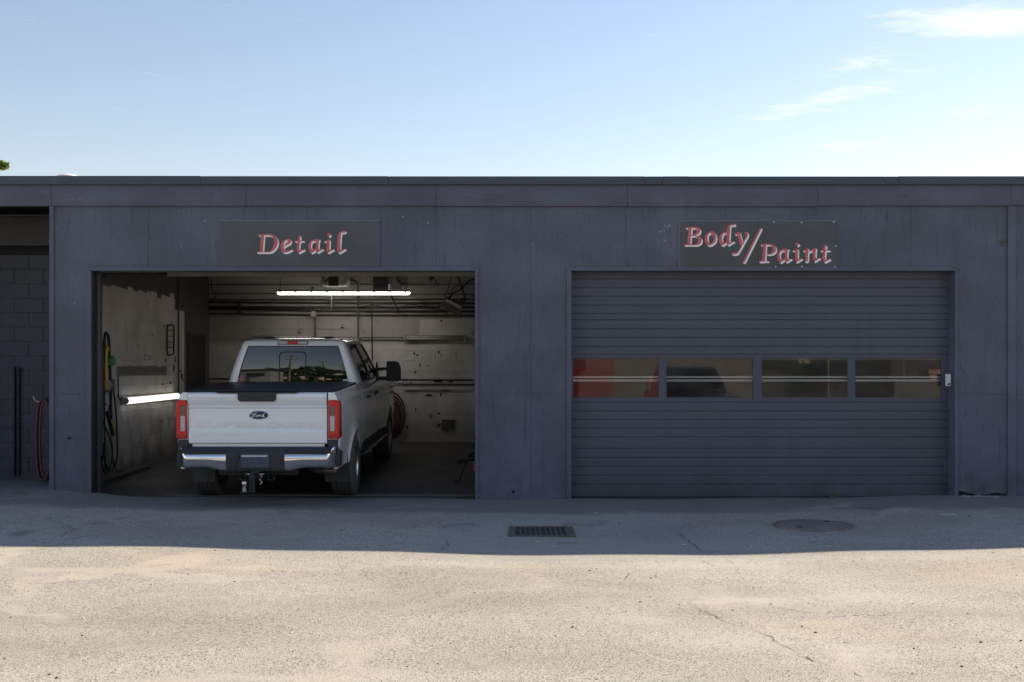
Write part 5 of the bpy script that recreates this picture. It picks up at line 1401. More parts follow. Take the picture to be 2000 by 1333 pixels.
# greenhouse
Z0, HG = 1.40, 0.605
def gring(t):
    w = 0.925 - 0.205 * t ** 1.25; yr = 2.16 + 0.008 * t + 0.055 * t * t; yf = 4.78 - 0.88 * t; r = 0.10 - 0.03 * t
    z = Z0 + HG * t; pts = []
    for f in (-1, -0.945, -0.5, 0, 0.5, 0.945, 1): pts.append((f * (w - r), yr - 0.035 * (1 - f * f), z))
    for k in range(1, 5): a = k / 5 * math.pi / 2; pts.append((w - r + r * math.sin(a), yr + r - r * math.cos(a), z))
    for f in (0, 0.10, 0.455, 0.495, 0.90, 1): pts.append((w + 0.012 * math.sin(math.pi * f), yr + r + f * (yf - yr - 2 * r), z))
    for k in range(1, 5): a = k / 5 * math.pi / 2; pts.append((w - r + r * math.cos(a), yf - r + r * math.sin(a), z))
    for f in (1, 0.945, 0.5, 0, -0.5, -0.945, -1): pts.append((f * (w - r), yf + 0.06 * (1 - f * f), z))
    for k in range(1, 5): a = k / 5 * math.pi / 2; pts.append((-(w - r) - r * math.sin(a), yf - r + r * math.cos(a), z))
    for f in (1, 0.90, 0.495, 0.455, 0.10, 0): pts.append((-w - 0.012 * math.sin(math.pi * f), yr + r + f * (yf - yr - 2 * r), z))
    for k in range(1, 5): a = k / 5 * math.pi / 2; pts.append((-(w - r) - r * math.cos(a), yr + r - r * math.sin(a), z))
    return pts
trow = [0, 0.065, 0.2, 0.35, 0.5, 0.65, 0.8, 0.915, 1.0]
rings = [gring(t) for t in trow]; nr = len(rings[0])
# panel ids along the ring
REAR = range(1, 5); RW1 = [12]; RW2 = [14]; FRONT = range(22, 26)
# compute side indices from layout: 7 rear, 4 arc, 6 side, 4 arc, 7 front, 4 arc, 6 side, 4 arc
o_side = 11; RW1 = [o_side + 1]; RW2 = [o_side + 3]
o_front = 21; FRONT = [o_front + 1, o_front + 2, o_front + 3, o_front + 4]
o_ls = 32; LW2 = [o_ls + 1]; LW1 = [o_ls + 3]
glass_cols = set(list(REAR) + RW1 + RW2 + FRONT + LW1 + LW2)
shell = MB(); shell.v = [p for rg in rings for p in rg]
gsets = {"rear_window": list(REAR), "windscreen": FRONT, "rw1": RW1, "rw2": RW2, "lw1": LW1, "lw2": LW2}
gl = {k: MB() for k in gsets}
for i in range(len(trow) - 1):
    for k in range(nr):
        k2 = (k + 1) % nr
        q = (i * nr + k, i * nr + k2, (i + 1) * nr + k2, (i + 1) * nr + k)
        if 1 <= i <= 6 and k in glass_cols:
            for nm, cols in gsets.items():
                if k in cols:
                    gl[nm].add([shell.v[j] for j in q], [(0, 1, 2, 3)])
        else:
            shell.f.append(q); shell.mi.append(0)
# roof crown
top = rings[-1]; cyc = sum(p[1] for p in top) / nr; base = len(shell.v); prev = (len(trow) - 1) * nr
for (sc, dz_) in ((0.965, 0.022), (0.88, 0.040), (0.6, 0.054), (0.2, 0.060)):
    st0 = len(shell.v)
    shell.v += [(p[0] * sc, cyc + (p[1] - cyc) * sc, p[2] + dz_) for p in top]
    for k in range(nr):
        k2 = (k + 1) % nr; shell.f.append((prev + k, prev + k2, st0 + k2, st0 + k)); shell.mi.append(0)
    prev = st0
shell.f.append(tuple(prev + k for k in range(nr))); shell.mi.append(0)
cab = tb(shell, "cab_shell", M_white, smooth=55)
def inset(me_o, dirv, d):
    for v in me_o.data.vertices: v.co += Vector(dirv) * d
for nm, cols in gsets.items():
    name = {"rear_window": "rear_window", "windscreen": "windscreen"}.get(nm, "side_window")
    go = tb(gl[nm], name, M_tglass, smooth=True)
    dv = {"rear_window": (0, 1, 0), "windscreen": (0, -1, 0)}.get(nm, (-1, 0, 0) if nm.startswith("r") else (1, 0, 0))
    inset(go, dv, 0.009)
    # rubber gasket along the outline
    bm = bmesh.new(); bm.from_mesh(go.data); be = [e for e in bm.edges if e.is_boundary]
    adj = {}
    for e in be:
        a, b_ = e.verts; adj.setdefault(a.index, []).append(b_.index); adj.setdefault(b_.index, []).append(a.index)
    co = {v.index: v.co.copy() for v in bm.verts}; bm.free()
    s0 = next(iter(adj)); lp = [s0]; pv = None
    while True:
        nx = [q for q in adj[lp[-1]] if q != pv][0]
        if nx == s0: break
        pv = lp[-1]; lp.append(nx)
    tb(MB().tube([co[q] - Vector(dv) * 0.006 for q in lp], 0.009 if nm != "rear_window" else 0.006, 5, closed=True), "window_gasket", M_bplast, go)
    if nm == "rear_window": RWO = go
def rear_pt(x, z, out=0.004):
    t = (z - Z0) / HG; w = 0.925 - 0.205 * t ** 1.25; r = 0.10 - 0.03 * t; f = x / (w - r)
    return Vector((x, 2.16 + 0.008 * t + 0.055 * t * t - 0.035 * (1 - f * f) + 0.009 - out, z))
sl = [(-0.185, 1.44), (-0.185, 1.82), (-0.172, 1.855), (-0.14, 1.868), (0.14, 1.868), (0.172, 1.855), (0.185, 1.82), (0.185, 1.44)]
sl2 = []
for a, b_ in zip(sl, sl[1:]):
    for k in range(4): sl2.append((a[0] + (b_[0] - a[0]) * k / 4, a[1] + (b_[1] - a[1]) * k / 4))
sl2.append(sl[-1])
tb(MB().tube([rear_pt(a, b_, 0.002) for a, b_ in sl2], 0.0065, 5), "slider_frame", M_bplast, RWO)
q = rear_pt(0.74, 1.475); tb(MB().box(q.x - 0.035, q.x + 0.035, q.y - 0.003, q.y + 0.001, q.z - 0.012, q.z + 0.012), "window_sticker", M_whiteplast, RWO)
q = rear_pt(-0.71, 1.50)
tb(MB().prism([(q.x - 0.06, q.z - 0.02), (q.x + 0.05, q.z - 0.02), (q.x + 0.04, q.z + 0.02), (q.x - 0.01, q.z + 0.03)], q.y - 0.003, q.y + 0.003, 'xz'), "window_decal", simple("pink_decal", (0.42, 0.14, 0.13), 0.5, coords="obj"), RWO)
# high brake lamp
zb_ = 1.973
yb_ = rear_pt(0, 1.985).y
bl = tb(MB().prism([(-0.215, zb_), (0.215, zb_), (0.205, zb_ + 0.045), (0.15, zb_ + 0.056), (-0.15, zb_ + 0.056), (-0.205, zb_ + 0.045)], yb_ - 0.018, yb_ + 0.05, 'xz'), "high_brake_lamp", M_bplast, bevel=0.004)
for (x0_, x1_, mm, nm) in ((-0.200, -0.072, M_clear, "clear_lens"), (-0.068, 0.068, M_redlens, "red_lens"), (0.072, 0.200, M_clear, "clear_lens")):
    tb(MB().box(x0_, x1_, yb_ - 0.024, yb_ - 0.016, zb_ + 0.008, zb_ + 0.046), nm, mm, bl, bevel=0.003)
# roof details
for s in (-1, 1):
    q = rings[-1]
    tb(MB().tube(catmull([(s * 0.655, 2.285, 1.945), (s * 0.668, 2.262, 1.985), (s * 0.660, 2.285, 2.020), (s * 0.645, 2.40, 2.038)], 4), 0.016, 6), "roof_seam_strip", M_bplast, smooth=True)
    tb(MB().lathe([(0.0, 0.0), (0.10, 0.0), (0.085, 0.022), (0.05, 0.034), (0.0, 0.036)], 18, (s * 0.43, 2.62, 2.046), 'z'), "roof_lamp", M_bplast, smooth=40)
# bonnet and nose
tb(MB().prism([(4.6, 1.0), (4.6, 1.40), (5.3, 1.37), (6.0, 1.28), (6.22, 1.15), (6.22, 0.62), (4.6, 0.62)], -0.86, 0.86, 'yz'), "bonnet", M_white, bevel=0.03, seg=3)
tb(MB().box(-0.95, 0.95, 6.18, 6.36, 0.50, 0.72), "front_bumper", M_chrome, bevel=0.03)
# towing mirrors
for s in (-1, 1):
    mr = tb(MB().prism([(s * 1.09, 1.355), (s * 1.275, 1.355), (s * 1.305, 1.39), (s * 1.305, 1.56), (s * 1.27, 1.655), (s * 1.22, 1.672), (s * 1.10, 1.672), (s * 1.085, 1.655), (s * 1.082, 1.37)], 4.16, 4.28, 'xz'), "mirror", M_bplast, bevel=0.018, seg=3, smooth=30)
    tb(MB().tube([(s * 0.90, 4.30, 1.545), (s * 1.12, 4.25, 1.555)], 0.024, 8), "mirror_arm", M_bplast, mr, smooth=True)
    tb(MB().tube([(s * 0.90, 4.28, 1.40), (s * 1.12, 4.25, 1.40)], 0.030, 8), "mirror_arm", M_bplast, mr, smooth=True)
    tb(MB().prism([(4.10, 1.41), (4.46, 1.39), (4.40, 1.46), (4.22, 1.66)], s * 0.925 - 0.01, s * 0.925 + 0.01, 'yz'), "mirror_base", M_bplast, mr)
    tb(MB().prism([(s * 1.105, 1.385), (s * 1.285, 1.385), (s * 1.29, 1.55), (s * 1.26, 1.64), (s * 1.11, 1.65)], 4.152, 4.1595, 'xz'), "mirror_dark_face", M_bplast, mr)  # black plastic stands in for the dark reflection of mirror glass
# ------------------------------------------------------------------ trees
def leaf_mat(name, a, b_):
    t = NT(name); v = t.obj()
    n = t.noise(v, 1.7, 3, 0.6); n2 = t.noise(v, 23, 2, 0.5, seed=2.0)
    c = t.mix(t.rng(t.math('ADD', t.math('MULTIPLY', n, 0.6), t.math('MULTIPLY', n2, 0.4)), 0.35, 0.65), a, b_)
    t.col(c); t.rough(0.55); t.p(Specular_IOR_Level=0.3)
    tl = t.n("ShaderNodeBsdfTranslucent"); t.l(c, tl.inputs[0])
    mx = t.n("ShaderNodeMixShader"); mx.inputs[0].default_value = 0.35
    t.l(t.b.outputs[0], mx.inputs[1]); t.l(tl.outputs[0], mx.inputs[2]); t.l(mx.outputs[0], t.out.inputs[0])
    return t.m
M_leafA = leaf_mat("mid_green_leaves", (0.045, 0.085, 0.020), (0.11, 0.17, 0.040))
M_leafB = leaf_mat("yellow_green_leaves", (0.16, 0.24, 0.05), (0.32, 0.38, 0.09))
M_bark = simple("grey_bark", (0.12, 0.095, 0.075), 0.85, 0, 0.3, 5, 0.4, 14, coords="obj")
def crown_mesh(name, clumps, n, size, mat, seed):
    rg = np.random.default_rng(seed); m = len(clumps)
    ci = rg.integers(0, m, n); C = np.array([c[:3] for c in clumps]); Rr = np.array([c[3] for c in clumps])
    d = rg.normal(size=(n, 3)); d /= np.linalg.norm(d, axis=1)[:, None]
    rad = Rr[ci] * rg.random(n) ** 0.45
    P = C[ci] + d * rad[:, None] * np.array([1, 1, 0.8])
    a = rg.normal(size=(n, 3)); a /= np.linalg.norm(a, axis=1)[:, None]
    b_ = np.cross(a, rg.normal(size=(n, 3))); b_ /= np.linalg.norm(b_, axis=1)[:, None]
    s = size * (0.6 + 0.8 * rg.random(n))[:, None]
    V = np.stack([P - a * s, P + b_ * s * 0.42, P + a * s, P - b_ * s * 0.42], 1).reshape(-1, 3)
    me = bpy.data.meshes.new(name)
    me.vertices.add(len(V)); me.vertices.foreach_set("co", V.ravel())
    me.loops.add(4 * n); me.loops.foreach_set("vertex_index", np.arange(4 * n))
    me.polygons.add(n); me.polygons.foreach_set("loop_start", np.arange(0, 4 * n, 4)); me.polygons.foreach_set("loop_total", np.full(n, 4))
    me.update(); me.validate(); me.materials.append(mat)
    return me
def trunk_mb(h, r, clumps, n_limb=7):
    m = MB()
    m.tube(catmull([(0, 0, -0.1), (0.05, 0.02, h * 0.3), (-0.04, 0.05, h * 0.6), (0.02, 0, h * 0.9)], 4), [r * (1 - 0.75 * k / 12) for k in range(13)], 8)
    for c in clumps[:n_limb]:
        z = h * random.uniform(0.35, 0.65)
        m.tube([(0, 0, z), (c[0] * 0.5, c[1] * 0.5, z + (c[2] - z) * 0.6), (c[0], c[1], c[2])], [r * 0.4, r * 0.25, r * 0.08], 6)
    return m
def make_tree(name, label, loc, h, spread, seed, mat, n=6000, size=0.16, group=None, nc=22):
    random.seed(seed)
    cl_ = []
    for k in range(nc):
        a = random.uniform(0, 2 * math.pi); rr = spread * math.sqrt(random.random()) * 0.85
        zz = h * random.uniform(0.38, 0.95); rr *= (1.15 - 0.75 * abs(zz / h - 0.55) / 0.45 * 0.8)
        cl_.append((rr * math.cos(a), rr * math.sin(a), zz, spread * random.uniform(0.22, 0.42)))
    t = thing(name, label, "tree", loc, (0, 0, random.uniform(0, 6)), group)
    trunk_mb(h * 0.8, 0.022 * h + 0.06, cl_).build("trunk", M_bark, t, world=False, smooth=40)
    o = bpy.data.objects.new("crown", crown_mesh("crown", cl_, n, size, mat, seed)); COL.objects.link(o); o.parent = t
    return t
# the tree whose branch tip shows above the roof at the left edge
tp = W(10, 322, 27)
tt = thing("roadside_tree", "leafy yellow green tree behind the building, its branch tip at the left edge", "tree", (tp.x - 2.6, 27, 0))
cl_ = [(2.56, 0, tp.z - 0.03, 0.10), (2.40, 0, tp.z + 0.02, 0.15), (2.25, 0.1, tp.z - 0.10, 0.16), (2.12, 0.2, tp.z + 0.06, 0.24), (1.6, 0.2, tp.z + 0.2, 0.6), (0.6, 0, tp.z + 0.2, 1.2), (-0.6, 0.3, tp.z, 1.4), (0, -0.5, tp.z + 1.2, 1.2), (-1.6, 0, tp.z - 0.3, 1.1), (0.3, 1, tp.z - 0.8, 1.0)]
trunk_mb(tp.z * 0.95, 0.2, cl_).build("trunk", M_bark, tt, world=False, smooth=40)
o = bpy.data.objects.new("crown", crown_mesh("crown", cl_[:4] + cl_[4:] * 8, 8000, 0.085, M_leafB, 5)); COL.objects.link(o); o.parent = tt
# tree line across the yard, behind the camera: seen as the reflections in the windows
spots = [(-24, -38, 6.5, 3.4), (-18.5, -42, 8.0, 4.0), (-14, -37, 6.8, 3.2), (-9.5, -41, 8.6, 4.0), (-5.5, -38, 7.0, 3.3), (-1, -42, 7.6, 3.8), (3.5, -38, 6.4, 3.4), (14, -36, 7.5, 4.0), (19, -34, 8.0, 4.0), (24, -36, 7.0, 4.0)]
for k, (x_, y_, h_, s_) in enumerate(spots):
    make_tree("yard_tree", "tree mirrored in the truck's rear window, number %s from the left of the row" % ["first", "second", "third", "fourth", "fifth", "sixth", "seventh", "eighth", "ninth", "tenth"][k] if False else
              "%s tree from the left in the row mirrored in the windows" % ["first", "second", "third", "fourth", "fifth", "sixth", "seventh", "eighth", "ninth", "tenth"][k],
              (x_, y_, 0), h_, s_, 40 + k, M_leafA, n=4200, size=0.26, group="trees across the yard, seen as reflections")
hd = thing("backdrop_hedge", "dark green hedge added as a backdrop below the trees mirrored in the windows", "hedge", (0, -33, 0))  # unseen hedge added to darken the window reflections
rgh = random.Random(12); hc_ = []
for k in range(70):
    hc_.append((-28 + 56 * k / 69 + rgh.uniform(-.3, .3), rgh.uniform(-1, 1), rgh.uniform(0.6, 2.6), rgh.uniform(0.8, 1.3)))
o = bpy.data.objects.new("foliage", crown_mesh("foliage", hc_, 16000, 0.3, M_leafA, 77)); COL.objects.link(o); o.parent = hd
MB().box(-28, 28, -0.25, 0.25, -0.1, 1.9).build("branches", M_bark, hd, world=False)
# utility poles and wires
M_pole = simple("weathered_pole_timber", (0.20, 0.165, 0.13), 0.85, 0, 0.25, 3, 0.3, 20)
M_wire = simple("black_wire", (0.02, 0.02, 0.02), 0.5)
def pole(x_, y_, h_, r, label):
    t = thing("utility_pole", label, "utility pole", (x_, y_, 0), group="poles seen as reflections")
    MB().tube([(x_, y_, -0.3), (x_ + 0.15, y_, h_)], [r, r * 0.7], 10).build("shaft", M_pole, t, smooth=40)
    for zz in (h_ - 0.4, h_ - 1.3):
        MB().box(x_ + 0.15 - 1.0, x_ + 0.15 + 1.0, y_ - 0.06, y_ + 0.06, zz, zz + 0.12).build("cross_arm", M_pole, t)
    for k in range(4):
        MB().lathe([(0.05, h_ - 0.28), (0.07, h_ - 0.2), (0.04, h_ - 0.1)], 8, (x_ + 0.15 - 0.9 + 0.6 * k, y_, 0), 'z').build("insulator", M_whiteplast, t)
pole(-9.0, -12, 8.0, 0.20, "near thick utility pole mirrored left of centre in the truck's rear window")
pole(-7.2, -44, 12.5, 0.16, "far utility pole mirrored right of centre in the truck's rear window")
pole(-4.2, -52, 12.0, 0.15, "farthest utility pole mirrored near the right edge of the truck's rear window")
for k, dz_ in enumerate((-0.1, -0.1, -1.0)):
    pts = []
    x_off = (-0.7, 0.7, 0.0)[k]
    A, B, Cc = Vector((-8.85 + x_off, -12, 8.0 + dz_)), Vector((-7.05 + x_off, -44, 12.4 + dz_)), Vector((10 + x_off, -80, 12.0))
    for i in range(13):
        u = i / 12; q = A.lerp(B, u); q.z -= 1.0 * 4 * u * (1 - u) * 0.35; pts.append(q)
    for i in range(1, 9):
        u = i / 8; q = B.lerp(Cc, u); q.z -= 1.2 * 4 * u * (1 - u) * 0.35; pts.append(q)
    tag(MB().tube(pts, 0.016, 5).build("power_line", M_wire, None), ["left", "right", "lower"][k] + " power line strung between the mirrored utility poles", "power line", "power lines")
# fence opposite, with coiled wire on top
M_galv = simple("fence_galvanised", (0.42, 0.43, 0.43), 0.5, 0.5, 0.1, 6)
YFe = -11.0
fe = thing("chain_link_fence", "chain link fence topped with coiled wire, mirrored in the right windows of the closed door", "fence", (12, YFe, 0))
fx0, fx1 = 8.7, 19.5
xx = fx0
while xx <= fx1 + 0.01:
    MB().tube([(xx, YFe, -0.1), (xx, YFe, 2.05)], 0.035, 8).build("fence_post", M_galv, fe, smooth=40); xx += 2.7
MB().tube([(fx0, YFe, 1.95), (fx1, YFe, 1.95)], 0.02, 6).build("top_rail", M_galv, fe)
m = MB(); hgt = 1.9; stp_ = 0.085
def strand(x0_, sg):
    a0, a1 = x0_, x0_ + sg * hgt; z0_, z1_ = 0.05, 0.05 + hgt
    lo, hi = fx0, fx1
    pts = []
    for (xa, za) in ((a0, z0_), (a1, z1_)): pts.append((xa, za))
    (xa, za), (xb, zb_) = pts
    def cl2(x_): return za + (x_ - xa) * (zb_ - za) / (xb - xa)
    x_s, x_e = min(max(xa, lo), hi), min(max(xb, lo), hi)
    if abs(x_s - x_e) < 0.02: return
    A, B = Vector((x_s, YFe, cl2(x_s))), Vector((x_e, YFe, cl2(x_e)))
    t_ = (B - A).normalized(); w_ = Vector((-t_.z, 0, t_.x)) * 0.003; y_ = Vector((0, 0.003, 0))
    m.add([A - w_, A + y_, A + w_, B - w_, B + y_, B + w_], [(0, 1, 4, 3), (1, 2, 5, 4), (2, 0, 3, 5)])
k = fx0 - hgt
while k < fx1: strand(k, 1); k += stp_
k = fx0
while k < fx1 + hgt: strand(k, -1); k += stp_
stuff(m.build("chain_mesh", M_galv, fe, fix=False))
pts = [(fx0 + 2.8 + i * 0.028, YFe + 0.28 * math.cos(i * 0.42), 2.12 + 0.24 * math.sin(i * 0.42)) for i in range(0, 230)]
MB().tube(pts, 0.007, 4).build("coiled_wire", M_galv, fe)
ns = thing("notice_sign", "red and white NOTICE sign, mirrored at the right end of the closed door's windows", "sign", (15.35, YFe + 0.05, 1.1))
M_nred = simple("notice_red", (0.55, 0.06, 0.04), 0.5); M_nwh = simple("notice_white", (0.75, 0.72, 0.68), 0.5)
zt_, zb_ = 1.60, 1.15
MB().box(15.0, 15.72, YFe + 0.045, YFe + 0.052, zb_, zt_).build("sign_board", M_nred, ns)
def sign_text(body, x_, z_, size, mat, y_):
    cu = bpy.data.curves.new("t", 'FONT'); cu.body = body; cu.size = size; cu.align_x = 'CENTER'; cu.offset = 0.004
    o = bpy.data.objects.new("t", cu); COL.objects.link(o)
    me = bpy.data.meshes.new_from_object(o.evaluated_get(bpy.context.evaluated_depsgraph_get()))
    bpy.data.objects.remove(o); bpy.data.curves.remove(cu)
    me.materials.append(mat); me.name = "sign_text"
    o = bpy.data.objects.new("sign_text", me); COL.objects.link(o)
    o.parent = ns; o.matrix_parent_inverse = ROOT[ns.name].inverted()
    o.location = (x_, y_, z_); o.rotation_euler = (R(90), 0, R(180))
MB().box(15.02, 15.70, YFe + 0.0522, YFe + 0.054, 1.44, 1.58).build("title_panel", M_nwh, ns)
sign_text("NOTICE", 15.36, 1.455, 0.16, M_nred, YFe + 0.0552)
for k, w_ in enumerate((0.30, 0.27, 0.29)):
    MB().box(15.36 - w_, 15.36 + w_, YFe + 0.0522, YFe + 0.054, 1.345 - k * 0.07, 1.385 - k * 0.07).build("text_line", M_nwh, ns)
# buildings opposite
M_tan = simple("tan_stucco", (0.30, 0.27, 0.23), 0.85, 0, 0.15, 1.2, 0.2, 30)
nb = thing("tan_building", "plain tan building opposite, mirrored behind the dark car in the closed door's windows", "building", (5.5, -17, 0))
MB().box(1.0, 10.0, -24, -17, -0.1, 4.2).build("wall", M_tan, nb)
MB().box(0.9, 10.1, -24.1, -16.9, 4.2, 4.4).build("roof", M_coping, nb)
for k in range(3):
    MB().box(2.0 + k * 2.8, 3.2 + k * 2.8, -16.99, -16.93, 2.4, 3.4).build("window", M_tglass, nb)
nb2 = thing("low_shed", "low pale shed opposite, mirrored at the right end of the closed door's windows", "building", (17, -15, 0))
MB().box(15.0, 22.0, -20, -14.5, -0.1, 1.35).build("wall", M_tan, nb2)
MB().box(14.8, 22.2, -20.2, -14.3, 1.35, 2.6).build("roof", simple("brown_shed_roof", (0.12, 0.095, 0.08), 0.8), nb2)
nb3 = thing("flat_roof_house", "grey flat roofed building mirrored at the left edge of the truck's rear window", "building", (-17, -16, 0))
MB().box(-22, -12.5, -24, -16, -0.1, 4.6).build("wall", simple("grey_stucco", (0.30, 0.30, 0.30), 0.85), nb3)
MB().box(-22.4, -11.8, -24.4, -15.5, 4.6, 4.9).build("roof", M_coping, nb3)
for k in range(3):
    MB().box(-21 + k * 2.9, -19.2 + k * 2.9, -15.99, -15.93, 2.6, 3.7).build("window", M_tglass, nb3)
# cars standing behind the photographer
def car(name, label, loc, rz, paint, kind, group=None):
    t = thing(name, label, "car" if kind == "suv" else "truck", loc, (0, 0, rz), group)
    def c(m, nm, mt, par=t, **kw): return m.build(nm, mt, par, world=False, **kw)
    if kind == "suv":
        L_, w_, pr = 4.6, 0.92, [(0, .42), (0, .80), (.12, .94), (1.15, 1.06), (4.35, 1.08), (4.58, .95), (4.6, .42)]
        gh = [(1.05, 1.06), (1.85, 1.62), (2.2, 1.70), (3.9, 1.68), (4.35, 1.08)]; wx = (0.85, 3.65)
    else:
        L_, w_, pr = 5.8, 1.0, [(0, .50), (0, 1.35), (.15, 1.50), (1.25, 1.60), (1.3, 2.1), (5.8, 2.1), (5.8, .55)]
        gh = [(1.25, 1.58), (1.65, 2.20), (1.9, 2.30), (3.0, 2.32), (3.1, 2.08)]; wx = (0.9, 4.5)
    c(MB().prism(pr, -w_, w_, 'yz'), "body", paint, bevel=0.06, seg=3, smooth=40)
    m = MB()
    k = len(gh)
    vs = []
    for sg in (-1, 1):
        for (y_, z_) in gh: vs.append((sg * (w_ - 0.10 - 0.16 * (z_ - gh[0][1]) / (gh[2][1] - gh[0][1])), y_, z_))
    m.add(vs, [tuple(range(k)), tuple(k + i for i in range(k))[::-1]] + [(i, (i + 1) % k, k + (i + 1) % k, k + i) for i in range(k)])
    c(m, "cabin", paint, bevel=0.05, seg=2, smooth=40)
    y0_, z0_ = gh[0]; y1_, z1_ = gh[1]
    m = MB().add([(-(w_ - .22), y0_ + .10 - .02, z0_ + .07), ((w_ - .22), y0_ + .10 - .02, z0_ + .07), (w_ - .30, y1_ - .07 - .02, z1_ - .05), (-(w_ - .30), y1_ - .07 - .02, z1_ - .05)], [(0, 1, 2, 3)])
    for v in range(4): m.v[v] = (m.v[v][0], m.v[v][1] - 0.03, m.v[v][2] + 0.03)
    c(m, "windscreen", M_tglass)
    fz_ = pr[1][1]
    for s in (-1, 1):
        c(MB().box(min(s * .45, s * .85), max(s * .45, s * .85), -.02, .08, fz_ - .17, fz_ - .02), "headlight", M_clear, bevel=0.02)
        for yw in wx:
            c(MB().lathe([(0.0, -.12), (.33, -.12), (.36, -.08), (.36, .08), (.33, .12), (0.0, .12)], 24, (s * (w_ - .10), yw, .36), 'x'), "wheel", M_tyre, smooth=40)
            c(MB().lathe([(0.0, .125), (.20, .125), (.22, .10)], 18, (s * (w_ - .10) if s > 0 else -(w_ - .10) - .25, yw, .36), 'x'), "hub", M_alloy, smooth=40)
    c(MB().box(-.42, .42, -.03, .05, fz_ - .22, fz_ - .06), "grille", M_dark, bevel=0.01)
    for k in range(3):
        c(MB().box(-.40, .40, -.038, -.029, fz_ - .20 + k * .05, fz_ - .185 + k * .05), "grille_bar", M_chrome)
    c(MB().box(-w_ + .03, w_ - .03, -.08, .05, .40, .58), "bumper", M_dark if kind == "suv" else M_chrome, bevel=0.03)
    return t
M_carblk = car_paint("dark_grey_car_paint", (0.030, 0.032, 0.036)); M_carred = car_paint("red_truck_paint", (0.34, 0.014, 0.014))
car("parked_car", "dark grey car mirrored in the second window of the closed door", (4.75, 1.4, gz(4.75, 1.4)), math.pi, M_carblk, "suv")
car("red_truck", "red truck mirrored in the left window of the closed door", (1.35, -9.5, 0), math.pi + 0.3, M_carred, "truck")
for k, x_ in enumerate((4.75, 5.25)):
    bo = thing("bollard", ["left", "right"][k] + " of two yellow bollards mirrored between the left windows of the closed door", "bollard", (x_, -9.3, 0), group="yellow bollards")
    MB().lathe([(0.085, -0.1), (0.085, 1.28), (0.07, 1.33), (0.0, 1.345)], 18, (x_, -9.3, 0), 'z').build("post", M_yellow, bo, smooth=40)
    MB().lathe([(0.0855, 0.9), (0.0865, 0.9), (0.0865, 1.0), (0.0855, 1.0)], 18, (x_, -9.3, 0), 'z', close=True).build("reflective_band", M_whiteplast, bo, smooth=40)
# ------------------------------------------------------------------ chipped paint and scuffs on the bay walls
rgc = random.Random(9)
def chips(lst, at, parent, mat):
    m = MB()
    for (px, py, rx_, ry_) in lst:
        n_ = 9; vs = []
        for a in np.linspace(0, 6.283, n_ + 1)[:-1]:
            q_ = rgc.uniform(.55, 1.15); vs.append(at(px + rx_ * q_ * math.cos(a), py + ry_ * q_ * math.sin(a)))
        m.add(vs, [tuple(range(n_))])
    o = stuff(m.build("paint_chips", mat, None, fix=False)); o.parent = parent
M_chip = simple("bare_dark_chip", (0.022, 0.020, 0.019), 0.85)
chips([(809, 691, 2.4, 3), (816, 694, 3, 2.2), (857, 688, 2, 3.4), (862, 695, 1.6, 2.4), (890, 692, 1.5, 2), (820, 713, 2.4, 4.5), (835, 714, 1.8, 1.4), (811, 728, 2.4, 2.6), (803, 747, 2, 1.8),
       (856, 744, 14, 3.2), (880, 746, 6, 2), (861, 771, 2, 5), (857, 808, 3, 2.6), (873, 764, 12, 1.6), (808, 764, 26, 1.3), (838, 773, 8, 3), (851, 548, 2.6, 2.6), (905, 577, 2.4, 2), (862, 627, 3, 2), (871, 612, 2, 2.2), (610, 563, 3.4, 3), (668, 640, 5, 1.4), (884, 832, 2.4, 5), (795, 836, 2.5, 4), (858, 830, 4, 4), (925, 752, 3, 2), (812, 800, 2, 4)],
      lambda a, b_: W(a, b_, YW - 0.016), bwb, M_chip)
chips([(341, 704, 1.6, 8), (339, 717, 1.4, 9), (354, 735, 2.4, 7), (351, 726, 3, 3), (357, 742, 1.6, 4), (317, 751, 3.5, 1.6), (332, 748, 3.2, 3), (205, 790, 4, 2), (212, 800, 1.5, 10), (228, 640, 1.2, 1.2), (285, 625, 1, 1), (314, 823, 6, 1)],
      lambda a, b_: lw(a, b_, 0.0065), bwl, M_chip)
# ------------------------------------------------------------------ cracks and grit in the yard
M_crack = simple("crack_dirt", (0.085, 0.073, 0.060), 0.9)
rgk = random.Random(21)
def crack(pts, w0):
    P = [pts[0]]
    for a, b_ in zip(pts, pts[1:]):
        n_ = max(3, int(math.hypot(b_[0] - a[0], b_[1] - a[1]) / 0.045))
        for i in range(1, n_ + 1):
            u = i / n_; P.append((a[0] + (b_[0] - a[0]) * u + rgk.gauss(0, .010), a[1] + (b_[1] - a[1]) * u + rgk.gauss(0, .022)))
    m = MB(); L, Rr = [], []
    for i, p in enumerate(P):
        a, b_ = P[max(0, i - 1)], P[min(len(P) - 1, i + 1)]
        dx_, dy_ = b_[0] - a[0], b_[1] - a[1]; d_ = math.hypot(dx_, dy_) + 1e-6
        w_ = w0 * rgk.uniform(.05, 0.62) * (0.25 + 0.65 * math.sin(math.pi * min(1, max(0, i / (len(P) - 1)))))
        nx, ny = -dy_ / d_ * w_, dx_ / d_ * w_
        z_ = gz(p[0], p[1]) + 0.0035
        L.append((p[0] + nx, p[1] + ny, z_)); Rr.append((p[0] - nx, p[1] - ny, z_))
    k = len(P); fs = [(i, i + 1, k + i + 1, k + i) for i in range(k - 1) if rgk.random() > 0.20]
    m.add(L + Rr, fs)
    o = m.build("pavement_crack", M_crack, None, fix=False); o.parent = GROUND
